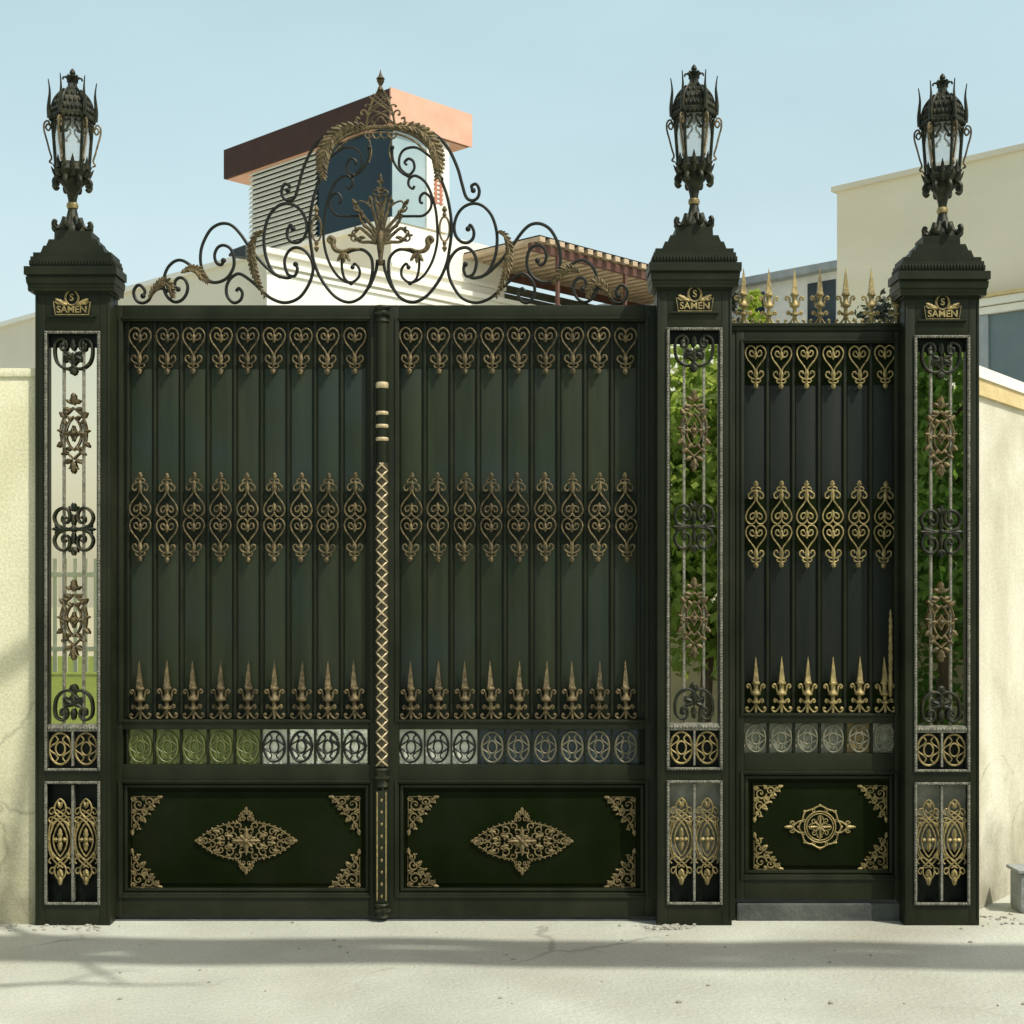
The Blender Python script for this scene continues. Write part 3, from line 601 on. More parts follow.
# palmette
pm = MB(); yy = CY-.012
b0 = W(CX,243,yy)
pm.lathe([(.010,z(266)),(.016,z(262)),(.011,z(259)),(.019,z(248)),(.023,z(242)),(.017,z(236)),(.010,z(231))], 10, (b0.x,yy,0))
for sx in (-1,1):
    for pts in ([(CX-2,238),(377,225),(373,210),(371,198)], [(CX-1,236),(379,220),(377,206),(374.5,196)], [(CX-3,238),(374,229),(366,219),(358,208),(357,204)],
                [(CX-3,240),(371,231),(363,223),(359,214)], [(CX-4,242),(370,236),(360,228),(355,233)], [(CX-4,243),(370,242),(360,241.5),(354,235)]):
        pm.tube(cpts(pts, sx, yy, 6), lambda t: .010-.003*t, 7, flat=.6)
    for (px,py,a,L) in ((357,206,2.2,12),(361,212,2.9,10),(362,216,1.6,9),(366,220,2.4,9),(354,236,3.0,9),(359,231,2.4,9),(360,238,3.4,9),(366,238,3.0,10),(372,203,1.9,11),(368,228,2.7,9)):
        v = W(px if sx<0 else 2*CX-px, py, yy); pm.leaf((v.x,v.z), a if sx<0 else PI-a, L*.72*S, L*.40*S, .006, yy-.003)
    for pts in ([(357,204),(360,201),(366,203),(371,207)],[(356,205),(354,208),(357,211),(360,209)],[(359,214),(362,222),(367,228)],[(352,236),(353,231),(360,229),(366,232)],[(354,235),(351,238),(354,241),(362,239)],[(371,198),(368,201),(369,206)],[(376,196),(373,193),(376,190),(380,193)]):
        pm.tube(cpts(pts, sx, yy-.004, 5), .0048, 6)
    for c in ((353.5,234.5),(357,206)):
        v = W(c[0] if sx<0 else 2*CX-c[0], c[1], yy); pm.ball(v, .010, 1)
pm.tube([W(CX,238,yy),W(CX,180,yy)], .006, 6)
for py,w_ in ((205,6),(198,6),(191,6),(184,5)):
    v = W(CX,py,yy)
    for a in (.75,PI-.75): pm.leaf((v.x,v.z), a, w_*S, w_*.5*S, .006, yy-.002)
    pm.ball(v, .008, 1)
v = W(CX,184,yy); pm.leaf((v.x,v.z), PI/2, 11*S, 4.5*S, .006, yy)
part('palmette', pm, M['bronze'], crest)

# ------------------------------------------------------------------ pillars (origin: centre of the front face, at the ground)
PY = -.10; kp = (CAMD+PY)/F; HALF = 37.5*kp; DC = .078    # DC: centre depth behind front face
def pz(py, yl=0.0): return EYE-(py-HOR)*(CAMD+PY+yl)/F
def pillar_leafmed():
    mb = MB(); k = kp
    for sx in (1,-1):
        for pts in ([(0,-26),(4,-22),(9,-17),(13,-6),(12.5,6),(9,17),(4,22),(0,26)], [(0,-17),(5,-11),(7.5,-3),(2,3),(0,8)], [(0,17),(5,11),(7.5,3),(2,-3),(0,-8)]):
            mb.tube(V2(catmull([Vector((a*.97,b,0)) for a,b in pts],5),0,k,sx), .0042, 6)
        for (x,yv,a,L) in ((2,-30,.6,7),(2,-23,.3,9),(9,-15,.9,9),(11.5,-2,.2,6),(11,8,-.8,9),(6,18,-.5,8),(2,26,-.5,9),(2,-13,.8,7),(2,13,-.8,7),(4,0,0,7),(1,33,-.7,5),(8,-8,1.2,6),(8,13,-1.2,6),(5,-20,.2,6),(9,3,.5,6)):
            aa = a if sx>0 else PI-a
            mb.leaf((sx*x*k*.95,-yv*k), aa, L*.95*k, L*.55*k, .005, -.002)
    mb.leaf((0,28*k), PI/2, 13*k, 7*k, .01, -.003); mb.leaf((0,-27*k), -PI/2, 14*k, 7*k, .01, -.003)
    mb.ball((0,-.004,0), .014, 2)
    return mb.mesh('leaf_medallion', M['bronze'])
def pillar_quatrefoil():
    mb = MB(); k = kp
    for sx in (1,-1):
        for sy in (1,-1):
            pts = [(0,3.5*sy),(5,8*sy),(10.5,9*sy),(11.5,14.5*sy),(7.5,16*sy),(7,12.5*sy)]
            pts = [(7.5,11*sy),(10.5,12.5*sy),(11,8*sy),(7,6.5*sy),(4,11*sy),(5,18*sy),(10.5,21.5*sy),(17,18*sy),(19.5,11*sy),(16,4*sy),(8,0.8*sy),(0,0.5*sy)]
            mb.tube(V2(catmull([Vector((a,b,0)) for a,b in pts],5),0,k,sx), .0066, 7)
        mb.leaf((sx*8*k,0), 0 if sx>0 else PI, 14*k, 5*k, .006, -.003)
        for a in (.5,-.5): mb.leaf((sx*11*k,0), a if sx>0 else PI-a, 9*k, 5*k, .007, -.002)
    for sz in (1,-1):
        mb.leaf((0,sz*2*k), sz*PI/2, 14*k, 4.5*k, .006, -.003); mb.leaf((0,sz*17*k), sz*PI/2, 10*k, 5.5*k, .006, -.003)
        for a in (-.7,.7): mb.leaf((0,sz*18*k), sz*PI/2+a, 7*k, 4.5*k, .007, -.003)
    mb.ball((0,-.005,0), .016, 2)
    return mb.mesh('quatrefoil_ornament', M['lampmetal'])
def pillar_endscroll():
    mb = MB(); k = kp                              # scroll pair hanging from the top, 40 px tall, origin at top
    for sx in (1,-1):
        pts = [(7,12),(10,15),(14,11),(12,4),(8,1.5),(4,5),(6,14),(5,20)]
        pts = [(10,8),(12.5,7),(12,12),(7.5,12),(6.5,6),(11,1.5),(17.5,5),(19,14),(17,24),(11,30),(4,31),(0,28)]
        mb.tube(V2(catmull([Vector((a,b,0)) for a,b in pts],5),0,k,sx), .0068, 7)
        pts = [(1,27),(5,23),(9,24),(9,19),(6,19)]
        mb.tube(V2(catmull([Vector((a,b,0)) for a,b in pts],5),0,k,sx), .0052, 6)
        for a in (.4,-.5): mb.leaf((sx*1*k,-18*k), a if sx>0 else PI-a, 9*k, 5*k, .007, -.003)
    mb.leaf((0,-14*k), PI/2, 13*k, 6*k, .008, -.002); mb.leaf((0,-14*k), -PI/2, 17*k, 5.5*k, .006, -.002)
    mb.leaf((0,-30*k), -PI/2, 8*k, 9*k, .008, -.002)
    return mb.mesh('end_scroll', M['lampmetal'])
def interlace_mesh():
    mb = MB(); k = kp                              # one tall interlaced column, 88 px, origin at centre
    T = lambda pts,sx,r: mb.tube(V2(catmull([Vector((a,b,0)) for a,b in pts],5),0,k,sx), r, 6)
    for sx in (1,-1):
        T([(0,-22),(6,-16),(10,-6),(10.8,2),(9,11),(4,18),(0,22)],sx,.0048)
        T([(0,-17),(4.2,-11),(6.6,-4),(7,1),(5.6,8),(2.4,14),(0,17)],sx,.004)
        T([(-3,-24),(2,-20),(8,-17),(11.5,-19.5),(9,-22.5),(3,-20),(-3,-14)],sx,.0042)
        T([(0,-22),(5,-27),(5.6,-33),(3.4,-38),(0,-41)],sx,.0044)
        T([(0,22),(5,27),(5.6,33),(3.4,38),(0,41)],sx,.0044)
        T([(0,21),(4,18),(9,18),(11.5,21.5),(9.5,24)],sx,.0042)
        T([(-4,-30),(1,-27),(7,-22),(10.5,-14),(12,0),(10.5,13),(7,20),(2,25),(-3,28)],sx,.0038)
        T([(6,-32),(9.5,-31),(11,-27.5),(8.5,-25.5),(6.8,-28)],sx,.0038); T([(5,28),(9,28.5),(10.5,32),(8,34),(6.4,31.5)],sx,.0038)
        for q in (-12,12): mb.leaf((sx*8.6*k,q*k), (PI/2 if q>0 else -PI/2)+sx*.2*(1 if q>0 else -1), 6*k, 3*k, .005, -.002)
        mb.ball((sx*11.2*k,-.003,0), .006, 1)
        mb.leaf((sx*.5*k,31*k), PI/2+.35*sx, 8*k, 4*k,.006,-.002); mb.leaf((sx*.5*k,-29*k), -PI/2-.35*sx, 9*k, 4.5*k,.006,-.002)
        mb.leaf((sx*2*k,0), 0 if sx>0 else PI, 5*k, 5*k, .007,-.002)
    for sz in (1,-1): mb.leaf((0,0), sz*PI/2, 12*k, 5.5*k, .008, -.003)
    mb.leaf((0,-36*k), -PI/2, 10*k, 6*k, .008, -.002); mb.ball((0,-.005,0), 2.6*k, 2)
    return mb.mesh('interlace_ornament', M['gold'])
def text_mesh(txt, size, m, depth=.003, name='lettering'):
    cu = bpy.data.curves.new(name, 'FONT'); cu.body = txt; cu.size = size; cu.extrude = depth; cu.align_x = 'CENTER'; cu.align_y = 'CENTER'; cu.resolution_u = 4
    cu.offset = size*.012
    o = bpy.data.objects.new(name, cu); COL.objects.link(o)
    bpy.context.view_layer.update()
    me = bpy.data.meshes.new_from_object(o); bpy.data.objects.remove(o); bpy.data.curves.remove(cu)
    me.name = name; me.materials.clear(); me.materials.append(m); me.transform(Matrix.Rotation(PI/2,4,'X'))
    return me
LEAFMED, QUATRE, ENDSCR, INTER = pillar_leafmed(), pillar_quatrefoil(), pillar_endscroll(), interlace_mesh()
LETTERS, SIGMA = text_mesh('SAMEN', .047, M['gold']), text_mesh('S', .048, M['gold'])
def build_pillar():
    r = thing('gate_pillar', '', 'pillar')
    lw = lambda px: (px-72.5)*kp
    fx0, fx1 = 45.5, 99.5                        # panel openings across
    up0, up1, lo0, lo1 = 332, 770, 782, 904
    b = MB(); dpt = 2*DC
    # face plate: stiles and rails round the openings, then the closed back box
    b.box(-HALF, lw(fx0), 0, .06, 0, pz(290), .004); b.box(lw(fx1), HALF, 0, .06, 0, pz(290), .004)
    for a, c in ((290,up0),(up1,lo0)): b.box(lw(fx0), lw(fx1), .001, .06, pz(c), pz(a), .003)
    b.box(lw(fx0), lw(fx1), .001, .06, 0, pz(lo1), .003)
    b.box(-HALF+.002, HALF-.002, .0605, dpt, 0, pz(290)-.001, .003)
    part('shaft', b, M['paint'], r, True, False)
    fl = MB()                                    # raised flutes on the stiles
    for s in (-1,1):
        fl.box(s*HALF-.004*s, s*HALF-.012*s, -.005, .002, .03, pz(296), .001)
    part('edge_bead', fl, M['paint'], r, True, False)
    c = MB(); cc = (0, DC)
    dh = lambda hw: DC+(hw-37.5)*kp if hw > 37.5 else DC-(37.5-hw)*.0003
    def tier(h0, p0, h1, p1):                   # half widths and rows of bottom and top
        c.frustum(h0*kp, dh(h0), pz(p0, DC-dh(h0)), h1*kp, dh(h1), pz(p1, DC-dh(h1)), cc)
        for v in c.bm.verts:
            if v.co.y > 2*DC: v.co.y = 2*DC-.002
    tier(38.5,293.5,38.9,291.2); tier(42.6,291,43.2,287.6); tier(42.9,287.3,43.4,283.6); tier(44.0,283.3,44.7,276.5); tier(43.6,276.2,43.8,274.4); tier(46,274.2,46,266); tier(41.4,266.5,41.0,256.3); tier(39,257,39,252.3); tier(32.4,253.2,29.4,245.5); tier(27.0,246.4,24.0,239.2); tier(18.8,240.6,18.4,231)
    part('cap', c, M['paint'], r, False, False)
    d = MB()
    for i in range(26):
        x = (-40+i*3.2)*kp
        d.box(x-.0045, x+.0045, -4*kp-.005, -4*kp+.004, pz(264.5,-.03), pz(259.5,-.03), .0015)
    for sy in (-1,1):
        for i in range(9):
            yv = -.012+i*.0195
            d.box(sy*41.5*kp-.005, sy*41.5*kp+.005, yv-.0045, yv+.0045, pz(264.5,-.03), pz(259.5,-.03), .0015)
    part('dentil_band', d, M['paint'], r, True, False)
    # nameplate
    n = MB(); zt = lambda p: pz(p)
    n.quadprism([(lw(54.5),-.008),(lw(90.5),-.008),(lw(90.5),-.0005),(lw(54.5),-.0005)], zt(315), zt(303))
    n.box(lw(48), lw(97), -.012,-.0005, zt(317.2), zt(315.4), .001)
    pl = part('nameplate', n, M['paint'], r, False, False)
    e = MB()
    for pts in ([(54,302),(56,315),(89,315),(91,302)],):
        e.tube([(lw(a),-.010,zt(q)) for a,q in pts], .0030, 5)
    e.tube([(lw(72.5)+.030*math.cos(t*PI/10),-.010,zt(298.3)+.036*math.sin(t*PI/10)) for t in range(20)], .0034, 6, closed=True)
    for s in (-1,1):
        e.tube(catmull([Vector((lw(72.5+s*a),-.010,zt(q))) for a,q in ((17,302),(13,304.5),(9,301.5),(6,303.5),(7,298),(4.5,292.5),(0,290.5))],5), .0032, 6)
        e.leaf((lw(72.5+s*8),zt(304)), .5 if s>0 else PI-.5, .05, .022, .005, -.011); e.leaf((lw(72.5+s*4),zt(305)), .2 if s>0 else PI-.2, .05, .02, .005, -.011)
    put('emblem', e.mesh('emblem', M['gold']), pl)
    put('lettering', LETTERS, pl, Vector((lw(72.5),-.012,zt(310.2)))); put('lettering', SIGMA, pl, Vector((lw(72.5),-.012,zt(298.3))))
    # panes behind the grilles
    g = MB(); g.box(lw(fx0+.5), lw(fx1-.5), .0245,.030, zt(731), zt(347)); part('mirror_pane', g, M['mirror'], r, False, False)
    g = MB(); g.box(lw(fx0+.5), lw(fx1-.5), .0250,.0305, zt(346.9), zt(up0)); g.box(lw(fx0+.5), lw(fx1-.5), .0250,.0305, zt(up1), zt(731.1)); g.box(lw(fx0+.5), lw(fx1-.5), .050,.056, zt(lo1), zt(lo0)); part('backing_panel', g, M['backing'], r, False, False)
    # beaded frames
    for p0, p1 in ((up0,up1),(lo0,lo1)):
        fr = MB(); w = 2.6*kp
        x0, x1, z0, z1 = lw(fx0)-.004, lw(fx1)+.004, zt(p1)-.004, zt(p0)+.004
        fr.box(x0, x0+w, -.009,.004, z0, z1, .002); fr.box(x1-w, x1, -.009,.004, z0, z1, .002)
        fr.box(x0+w, x1-w, -.008,.004, z0, z0+w, .002); fr.box(x0+w, x1-w, -.008,.004, z1-w, z1, .002)
        def beads(ax, az, bx, bz):
            L = math.hypot(bx-ax, bz-az); m_ = int(L/.0145)
            for i in range(m_+1):
                x, z_ = ax+(bx-ax)*i/m_, az+(bz-az)*i/m_
                rr = .0058
                vs = [fr.bm.verts.new((x+q[0]*rr,-.0085,z_+q[1]*rr)) for q in ((-1,0),(0,-1),(1,0),(0,1))]; tp = fr.bm.verts.new((x,-.0145,z_))
                for j in range(4): fr.bm.faces.new((vs[j],vs[(j+1)%4],tp))
        h = w/2
        beads(x0+h,z0+h,x1-h,z0+h); beads(x0+h,z1-h,x1-h,z1-h); beads(x0+h,z0+h,x0+h,z1-h); beads(x1-h,z0+h,x1-h,z1-h)
        part('beaded_frame', fr, M['pewter'], r, False, False)
    ir = MB(); ir.box(lw(fx0+1.8), lw(fx0+3.0), .004,.0243, zt(up1-3), zt(up0+3)); ir.box(lw(fx1-3.0), lw(fx1-1.8), .004,.0243, zt(up1-3), zt(up0+3))
    part('inner_reveal', ir, M['iron'], r, False, False)
    # upper grille
    for px in (62.6, 82.4):
        rd = MB(); rd.box(lw(px)-.0055, lw(px)+.0055, .013,.0242, zt(724), zt(340), .001); part('rod', rd, M['pewter'], r, True, False)
    rl = MB(); rl.box(lw(fx0+2), lw(fx1-2), -.002,.024, zt(731.5), zt(724.5), .003)
    for i in range(16): rl.ball((lw(49+i*3.15),-.003,zt(728)), .0085, 1, (1,.6,1.2))
    rl.box(lw(71.6), lw(73.4), -.002,.024, zt(766), zt(731.5)); rl.box(lw(71.4), lw(73.6), .0,.03, zt(lo1-3), zt(lo0+3))
    part('grille_rail', rl, M['pewter'], r, True, False)
    for nme, me, py, fl_ in (('end_scroll',ENDSCR,337,1),('leaf_medallion',LEAFMED,433,1),('quatrefoil_ornament',QUATRE,529,1),('leaf_medallion',LEAFMED,620,1),('end_scroll',ENDSCR,722,-1)):
        o = put(nme, me, r, Vector((0,.010,zt(py)))); o.scale = (1,1,fl_)
    for px in (59.6, 85.4):
        put('oval_ornament', OVALP, r, Vector((lw(px),.012,zt(749)))).scale = (1,1,1)
        put('interlace_ornament', INTER, r, Vector((lw(px),.010,zt(840))))
    return r
pil = build_pillar()
PILL = [(72.5,'dark gate pillar at the left end, mirror panel reflecting a lawn',1.0),(694.5,'dark gate pillar between the double gate and the pedestrian gate',1.006),(942,'dark gate pillar right of the pedestrian gate, beside the pale plaster wall',.993)]
pillars = []
for i,(px,lb,sz) in enumerate(PILL):
    o = pil if i == 0 else copy_tree(pil)
    o.location = (WX(px,PY), PY, 0); o.scale = (1,1,sz); o['label'] = lb; o['group'] = 'gate pillars'; o['category'] = 'pillar'
    pillars.append(o)
# greyer glass behind the middle and right lower grilles
for i, (a, c) in ((1,(784,862)),(2,(779,850))):
    g = MB(); g.box(-26.5*kp, 26.5*kp, .044,.049, pz(c), pz(a)); o = part('grey_pane', g, M['backgrey'], pillars[i], False, False)

# ------------------------------------------------------------------ lanterns (origin at foot)
LD = CAMD+PY+DC; kl = LD/F
def lz(py): return (232-py)*kl
def build_lantern():
    r = thing('pillar_lantern', '', 'lantern'); k = kl
    s = MB(); base = lz(236)
    s.lathe([(14*k,lz(233)),(14.5*k,lz(229.5)),(12.6*k,lz(226)),(9.6*k,lz(222)),(7.4*k,lz(218)),(5.8*k,lz(214)),(4.6*k,lz(208)),(4*k,lz(205.5))], 14)
    s.lathe([(4*k,lz(201)),(4.4*k,lz(197)),(6*k,lz(190)),(8.6*k,lz(185)),(12*k,lz(181)),(13*k,lz(177))], 14)
    for a in range(8):
        an = a*PI/4+PI/8
        ca, sa = math.sin(an), -math.cos(an)
        s.tube(catmull([Vector((ca*rr*k, sa*rr*k, lz(q))) for rr,q in ((8,216),(11,224),(16,228),(19.5,225),(18.5,221),(16.5,222.5))],5), lambda t: (2.6-.6*t)*k, 7)
        s.ball((ca*18*k,sa*18*k,lz(223.3)), 2.6*k, 1)
        s.tube(catmull([Vector((ca*rr*k, sa*rr*k, lz(q))) for rr,q in ((12,178),(16.5,178),(19,182),(17,185.6),(14.5,183.5))],5), lambda t: (2.6-.6*t)*k, 7)
        s.ball((ca*16.6*k,sa*16.6*k,lz(183.2)), 2.4*k, 1)
    part('stem', s, M['lampmetal'], r, True, False)
    b = MB(); b.lathe([(4.2*k,lz(206.5)),(5.2*k,lz(206)),(5.9*k,lz(203.4)),(5.2*k,lz(200.8)),(4.2*k,lz(200.3))], 16); part('knop', b, M['gold'], r, True, False)
    bo = MB(); bo.lathe([(13*k,lz(178)),(17*k,lz(174)),(19*k,lz(170)),(17*k,lz(167.5)),(16.5*k,lz(162))], 6, a0=PI/6)
    for a in range(12):
        an = a*PI/6; ca, sa = math.sin(an), -math.cos(an)
        bo.tube([(ca*14*k,sa*14*k,lz(176)),(ca*18*k,sa*18*k,lz(170)),(ca*(20.5 if a%2 else 22)*k,sa*(20.5 if a%2 else 22)*k,lz(165.5))], lambda t: (2.9-2.6*t)*k, 6)
        bo.tube([(ca*15*k,sa*15*k,lz(168)),(ca*15.8*k,sa*15.8*k,lz(160)),(ca*15.9*k,sa*15.9*k,lz(155 if a%2==0 else 158))], lambda t: (2.9-2.7*t)*k, 6)
    part('bowl', bo, M['lampmetal'], r, True, False)
    RT, RB, zt_, zb_ = 19.5, 16.0, lz(118), lz(162)
    for a in range(6):
        a0, a1 = PI/6+a*PI/3, PI/6+(a+1)*PI/3
        q = lambda an, rr, z: Vector((math.sin(an)*rr*k, -math.cos(an)*rr*k, z))
        g = MB(); g.poly([q(a0,RB-1,zb_), q(a1,RB-1,zb_), q(a1,RT-1,zt_), q(a0,RT-1,zt_)]); part('glass_pane', g, M['frost'], r, False, False)
        p = MB(); p.tube([q(a0,RB,zb_-.01), q(a0,RT,zt_+.01)], 1.7*k, 6)
        am = (a0+a1)/2; c_t = math.cos(PI/6)
        # lacy arch at the head of each pane
        for sg in (-1,1):
            pts = [(am+sg*.50,RT,119),(am+sg*.36,RT*.9,123),(am+sg*.16,RT*.87,121),(am+sg*.12,RT*.87,125.5),(am+sg*.3,RT*.87,130),(am+sg*.40,RT*.90,134),(am+sg*.26,RT*.87,133)]
            p.tube(catmull([q(t[0],t[1]+.4,lz(t[2])) for t in pts],4), 1.0*k, 5)
        part('corner_post', p, M['lampmetal'], r, True, False)
        # outer scroll bracket and upright spike on each corner
        br = MB()
        pts = [(21,126),(24,123.5),(26,127),(23.5,130),(21.5,126),(24,120.5),(27.4,123),(27.6,130),(25,140),(22.5,150),(20.5,157),(22.5,161),(20,162.5)]
        br.tube(catmull([q(a0,t[0]-.6,lz(t[1])) for t in pts],4), .95*k, 6)
        part('scroll_bracket', br, M['bronze'], r, True, False)
        sp = MB()
        sp.tube(catmull([q(a0,t[0]+1.2,lz(t[1])) for t in ((20.8,117),(21.6,108),(20.9,98),(20.5,92),(20.9,86),(22,78.5))],4), lambda t: (1.9*(1-t)**1.1+.5)*k, 6)
        part('roof_spike', sp, M['lampmetal'], r, True, False)
    rf = MB()
    rf.lathe([(19*k,lz(119)),(22*k,lz(117)),(22.4*k,lz(114)),(20*k,lz(112)),(19*k,lz(105)),(16.6*k,lz(98)),(12.4*k,lz(92)),(8*k,lz(88)),(5.4*k,lz(85.5)),(4.6*k,lz(83)),(4.2*k,lz(79.5))], 6, a0=PI/6)
    qq = lambda an, rr, z: Vector((math.sin(an)*rr*k, -math.cos(an)*rr*k, z))
    for a in range(6):
        an = PI/6+a*PI/3
        rf.tube(catmull([qq(an,rr,lz(z_)) for rr,z_ in ((22,115),(20,106),(17.4,98),(13,91.8),(7.6,86.6))],4), 1.3*k, 5)
        for j in range(5):                          # pierced cresting along the eaves and scale leaves on each roof facet
            t = (j+.5)/5; p0 = qq(an,21.6,0); p1 = qq(an+PI/3,21.6,0); b_ = p0.lerp(p1,t)
            rf.ball((b_.x*1.02,b_.y*1.02,lz(117.8)), 2.0*k, 1, (1,1,1.3)); rf.ball((b_.x*.93,b_.y*.93,lz(109)), 1.7*k, 1, (1,1,1.9))
        for j in range(4):
            t = (j+.5)/4; b_ = qq(an,17.8,0).lerp(qq(an+PI/3,17.8,0),t); rf.ball((b_.x,b_.y,lz(102)), 1.9*k, 1, (1,1,1.9))
        for j in range(3):
            t = (j+.5)/3; b_ = qq(an,14.2,0).lerp(qq(an+PI/3,14.2,0),t); rf.ball((b_.x,b_.y,lz(95)), 1.9*k, 1, (1,1,1.8))
    part('roof', rf, M['lampmetal'], r, True, False)
    fn = MB(); fn.lathe([(4.4*k,lz(80)),(4*k,lz(77.5)),(6*k,lz(76.4)),(7.5*k,lz(75)),(3*k,lz(74)),(2.2*k,lz(72.8)),(3.1*k,lz(70.5)),(2.2*k,lz(68)),(.3*k,lz(65.8))], 12)
    for a in range(6):
        an = a*PI/3+PI/6; ca, sa = math.sin(an), -math.cos(an)
        fn.tube(catmull([Vector((ca*rr*k,sa*rr*k,lz(z_))) for rr,z_ in ((4,79),(5.6,75.5),(8.6,75.2),(9.4,77.6))],4), 1.0*k, 5)
    part('finial', fn, M['lampmetal'], r, True, False)
    return r
lan = build_lantern()
ztop = pz(231, .006)
for i,(px,lb,dz) in enumerate(((72.5,'ornate black lantern standing on the left gate pillar',1.0),(694,'ornate black lantern standing on the middle gate pillar',1.006),(942.5,'ornate black lantern standing on the right gate pillar against the beige building',.993))):
    o = lan if i == 0 else copy_tree(lan)
    o.location = (WX(px,PY+DC), PY+DC, ztop*dz); o.rotation_euler = (0,0,math.atan2(-WX(px,PY+DC), CAMD+PY+DC)); o['label'] = lb; o['group'] = 'lanterns on the gate pillars'; o['category'] = 'lantern'

# ------------------------------------------------------------------ boundary walls
wl = thing('boundary_wall', 'cream plaster boundary wall left of the gate', 'wall', (-3.2,.2,0))
mb = MB(); mb.box(-9, WX(40,-.07), -.07, .22, -.05, WZ(371,-.07), .012); part('plaster', mb, M['wall'], wl)
mb = MB(); mb.box(-9, WX(37,-.08), -.08, .24, WZ(371,-.07)-.03, WZ(368,-.08), .008); part('coping', mb, M['wall'], wl)
wr = thing('boundary_wall', 'pale stained plaster wall right of the gate with ochre coping', 'wall', (2.6,.4,0))
ux, uy = .6, .8
def wp(t, n): return (2.30+ux*t+uy*n, .10+uy*t-ux*n)
zr = 600-369; zr = EYE+zr*(7.3)/F
mb = MB(); mb.quadprism([wp(-.1,0),wp(5,0),wp(5,-.22),wp(-.1,-.22)], -.05, zr-.03); part('plaster', mb, M['wallr'], wr, False)
mb = MB(); mb.quadprism([wp(-.1,.02),wp(5,.02),wp(5,-.24),wp(-.1,-.24)], zr-.115, zr-.029)
part('coping', mb, M['coping'], wr, False)
mb = MB(); mb.quadprism([wp(-.1,.03),wp(5,.03),wp(5,-.25),wp(-.1,-.25)], zr-.0285, zr+.03); part('cap', mb, M['white'], wr, False)

# ------------------------------------------------------------------ villa behind (45 degree grid)
U = Vector((-.72,.694)); V = Vector((.694,.72))
def at(px, D): return Vector(((px-512)/F*D, D-CAMD))         # plan point seen in column px at distance D
def zat(py, D): return EYE+(HOR-py)/F*D
def plan(o, a, b): p = o+U*a+V*b; return (p.x, p.y)
def ublock(mb, o, a0, a1, b0, b1, z0, z1): mb.quadprism([plan(o,a0,b0),plan(o,a0,b1),plan(o,a1,b1),plan(o,a1,b0)], z0, z1)
vil = thing('villa', 'white villa behind the gate with louvred stair tower, blue corner window and terracotta roof slab', 'house', (*at(390,26),0))
oM = at(267,22.0); zM = zat(250,22.0)
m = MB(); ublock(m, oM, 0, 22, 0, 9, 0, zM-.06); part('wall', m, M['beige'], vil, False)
# lit face painted white over the beige shaded block: sunlight put into the colour
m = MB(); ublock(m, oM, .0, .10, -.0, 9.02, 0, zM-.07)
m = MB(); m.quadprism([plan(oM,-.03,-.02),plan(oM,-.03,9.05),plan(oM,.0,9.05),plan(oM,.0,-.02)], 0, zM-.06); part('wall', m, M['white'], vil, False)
m = MB(); ublock(m, oM, -.10, 22, -.08, .30, zM-.06, zM+.02); ublock(m, oM, -.10, .30, .301, 9.1, zM-.06, zM+.018)
m.quadprism([plan(oM,-.09,-.05),plan(oM,-.09,9.05),plan(oM,-.031,9.05),plan(oM,-.031,-.05)], zM-.24, zM-.17)
m.quadprism([plan(oM,-.06,-.05),plan(oM,-.06,9.05),plan(oM,-.031,9.05),plan(oM,-.031,-.05)], zM-.34, zM-.28)
part('cornice', m, M['white'], vil, False)
oP = at(391,24.1); zP = zat(222,24.1)
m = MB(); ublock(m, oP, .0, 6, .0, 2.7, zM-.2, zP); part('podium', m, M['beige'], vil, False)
m = MB(); m.quadprism([plan(oP,-.02,-.01),plan(oP,-.02,2.7),plan(oP,-.001,2.7),plan(oP,-.001,-.01)], zM-.15, zP)  # podium's lit face painted white, its shaded face left beige
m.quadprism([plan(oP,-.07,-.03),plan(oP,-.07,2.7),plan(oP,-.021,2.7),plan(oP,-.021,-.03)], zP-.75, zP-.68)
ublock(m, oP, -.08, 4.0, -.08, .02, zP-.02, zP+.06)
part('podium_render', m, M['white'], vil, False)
oT = at(390.5,24.15); z0T, z1T = zP+.06, zat(121,24.0)
m = MB(); ublock(m, oT, .05, 3.91, .05, 1.31, zP, z1T+.02); part('tower_wall', m, M['white'], vil, False)
m = MB(); n = 18
for i in range(n):
    z = z0T+(z1T-z0T)*i/n; hgt = (z1T-z0T)/n
    a, b_ = plan(oT,1.96,-.05), plan(oT,3.95,-.05); c_, d_ = plan(oT,1.96,.0), plan(oT,3.95,.0)
    A = [m.bm.verts.new((a[0],a[1],z)), m.bm.verts.new((b_[0],b_[1],z)), m.bm.verts.new((d_[0],d_[1],z+hgt*.8)), m.bm.verts.new((c_[0],c_[1],z+hgt*.8))]
    B = [m.bm.verts.new(v.co+Vector((0,0,.012))) for v in A]
    m.bm.faces.new(A); m.bm.faces.new(B)
    for j in range(4): m.bm.faces.new((A[j],A[(j+1)%4],B[(j+1)%4],B[j]))
lo = part('louvre', m, M['louvre'], vil, False)
m = MB(); m.quadprism([plan(oT,1.97,.035),plan(oT,3.94,.035),plan(oT,3.94,.048),plan(oT,1.97,.048)], z0T, z1T); part('louvre_backing', m, M['darkglass'], vil, False)
m = MB(); m.quadprism([plan(oT,0,0),plan(oT,1.95,0),plan(oT,1.95,.04),plan(oT,0,.04)], z0T-.0, z1T+.01); part('window', m, M['blueglass'], vil, False)
m = MB(); m.quadprism([plan(oT,.001,.002),plan(oT,.04,.041),plan(oT,.04,.80),plan(oT,.001,.80)], z0T, z1T+.01); part('window', m, M['paleglass'], vil, False)
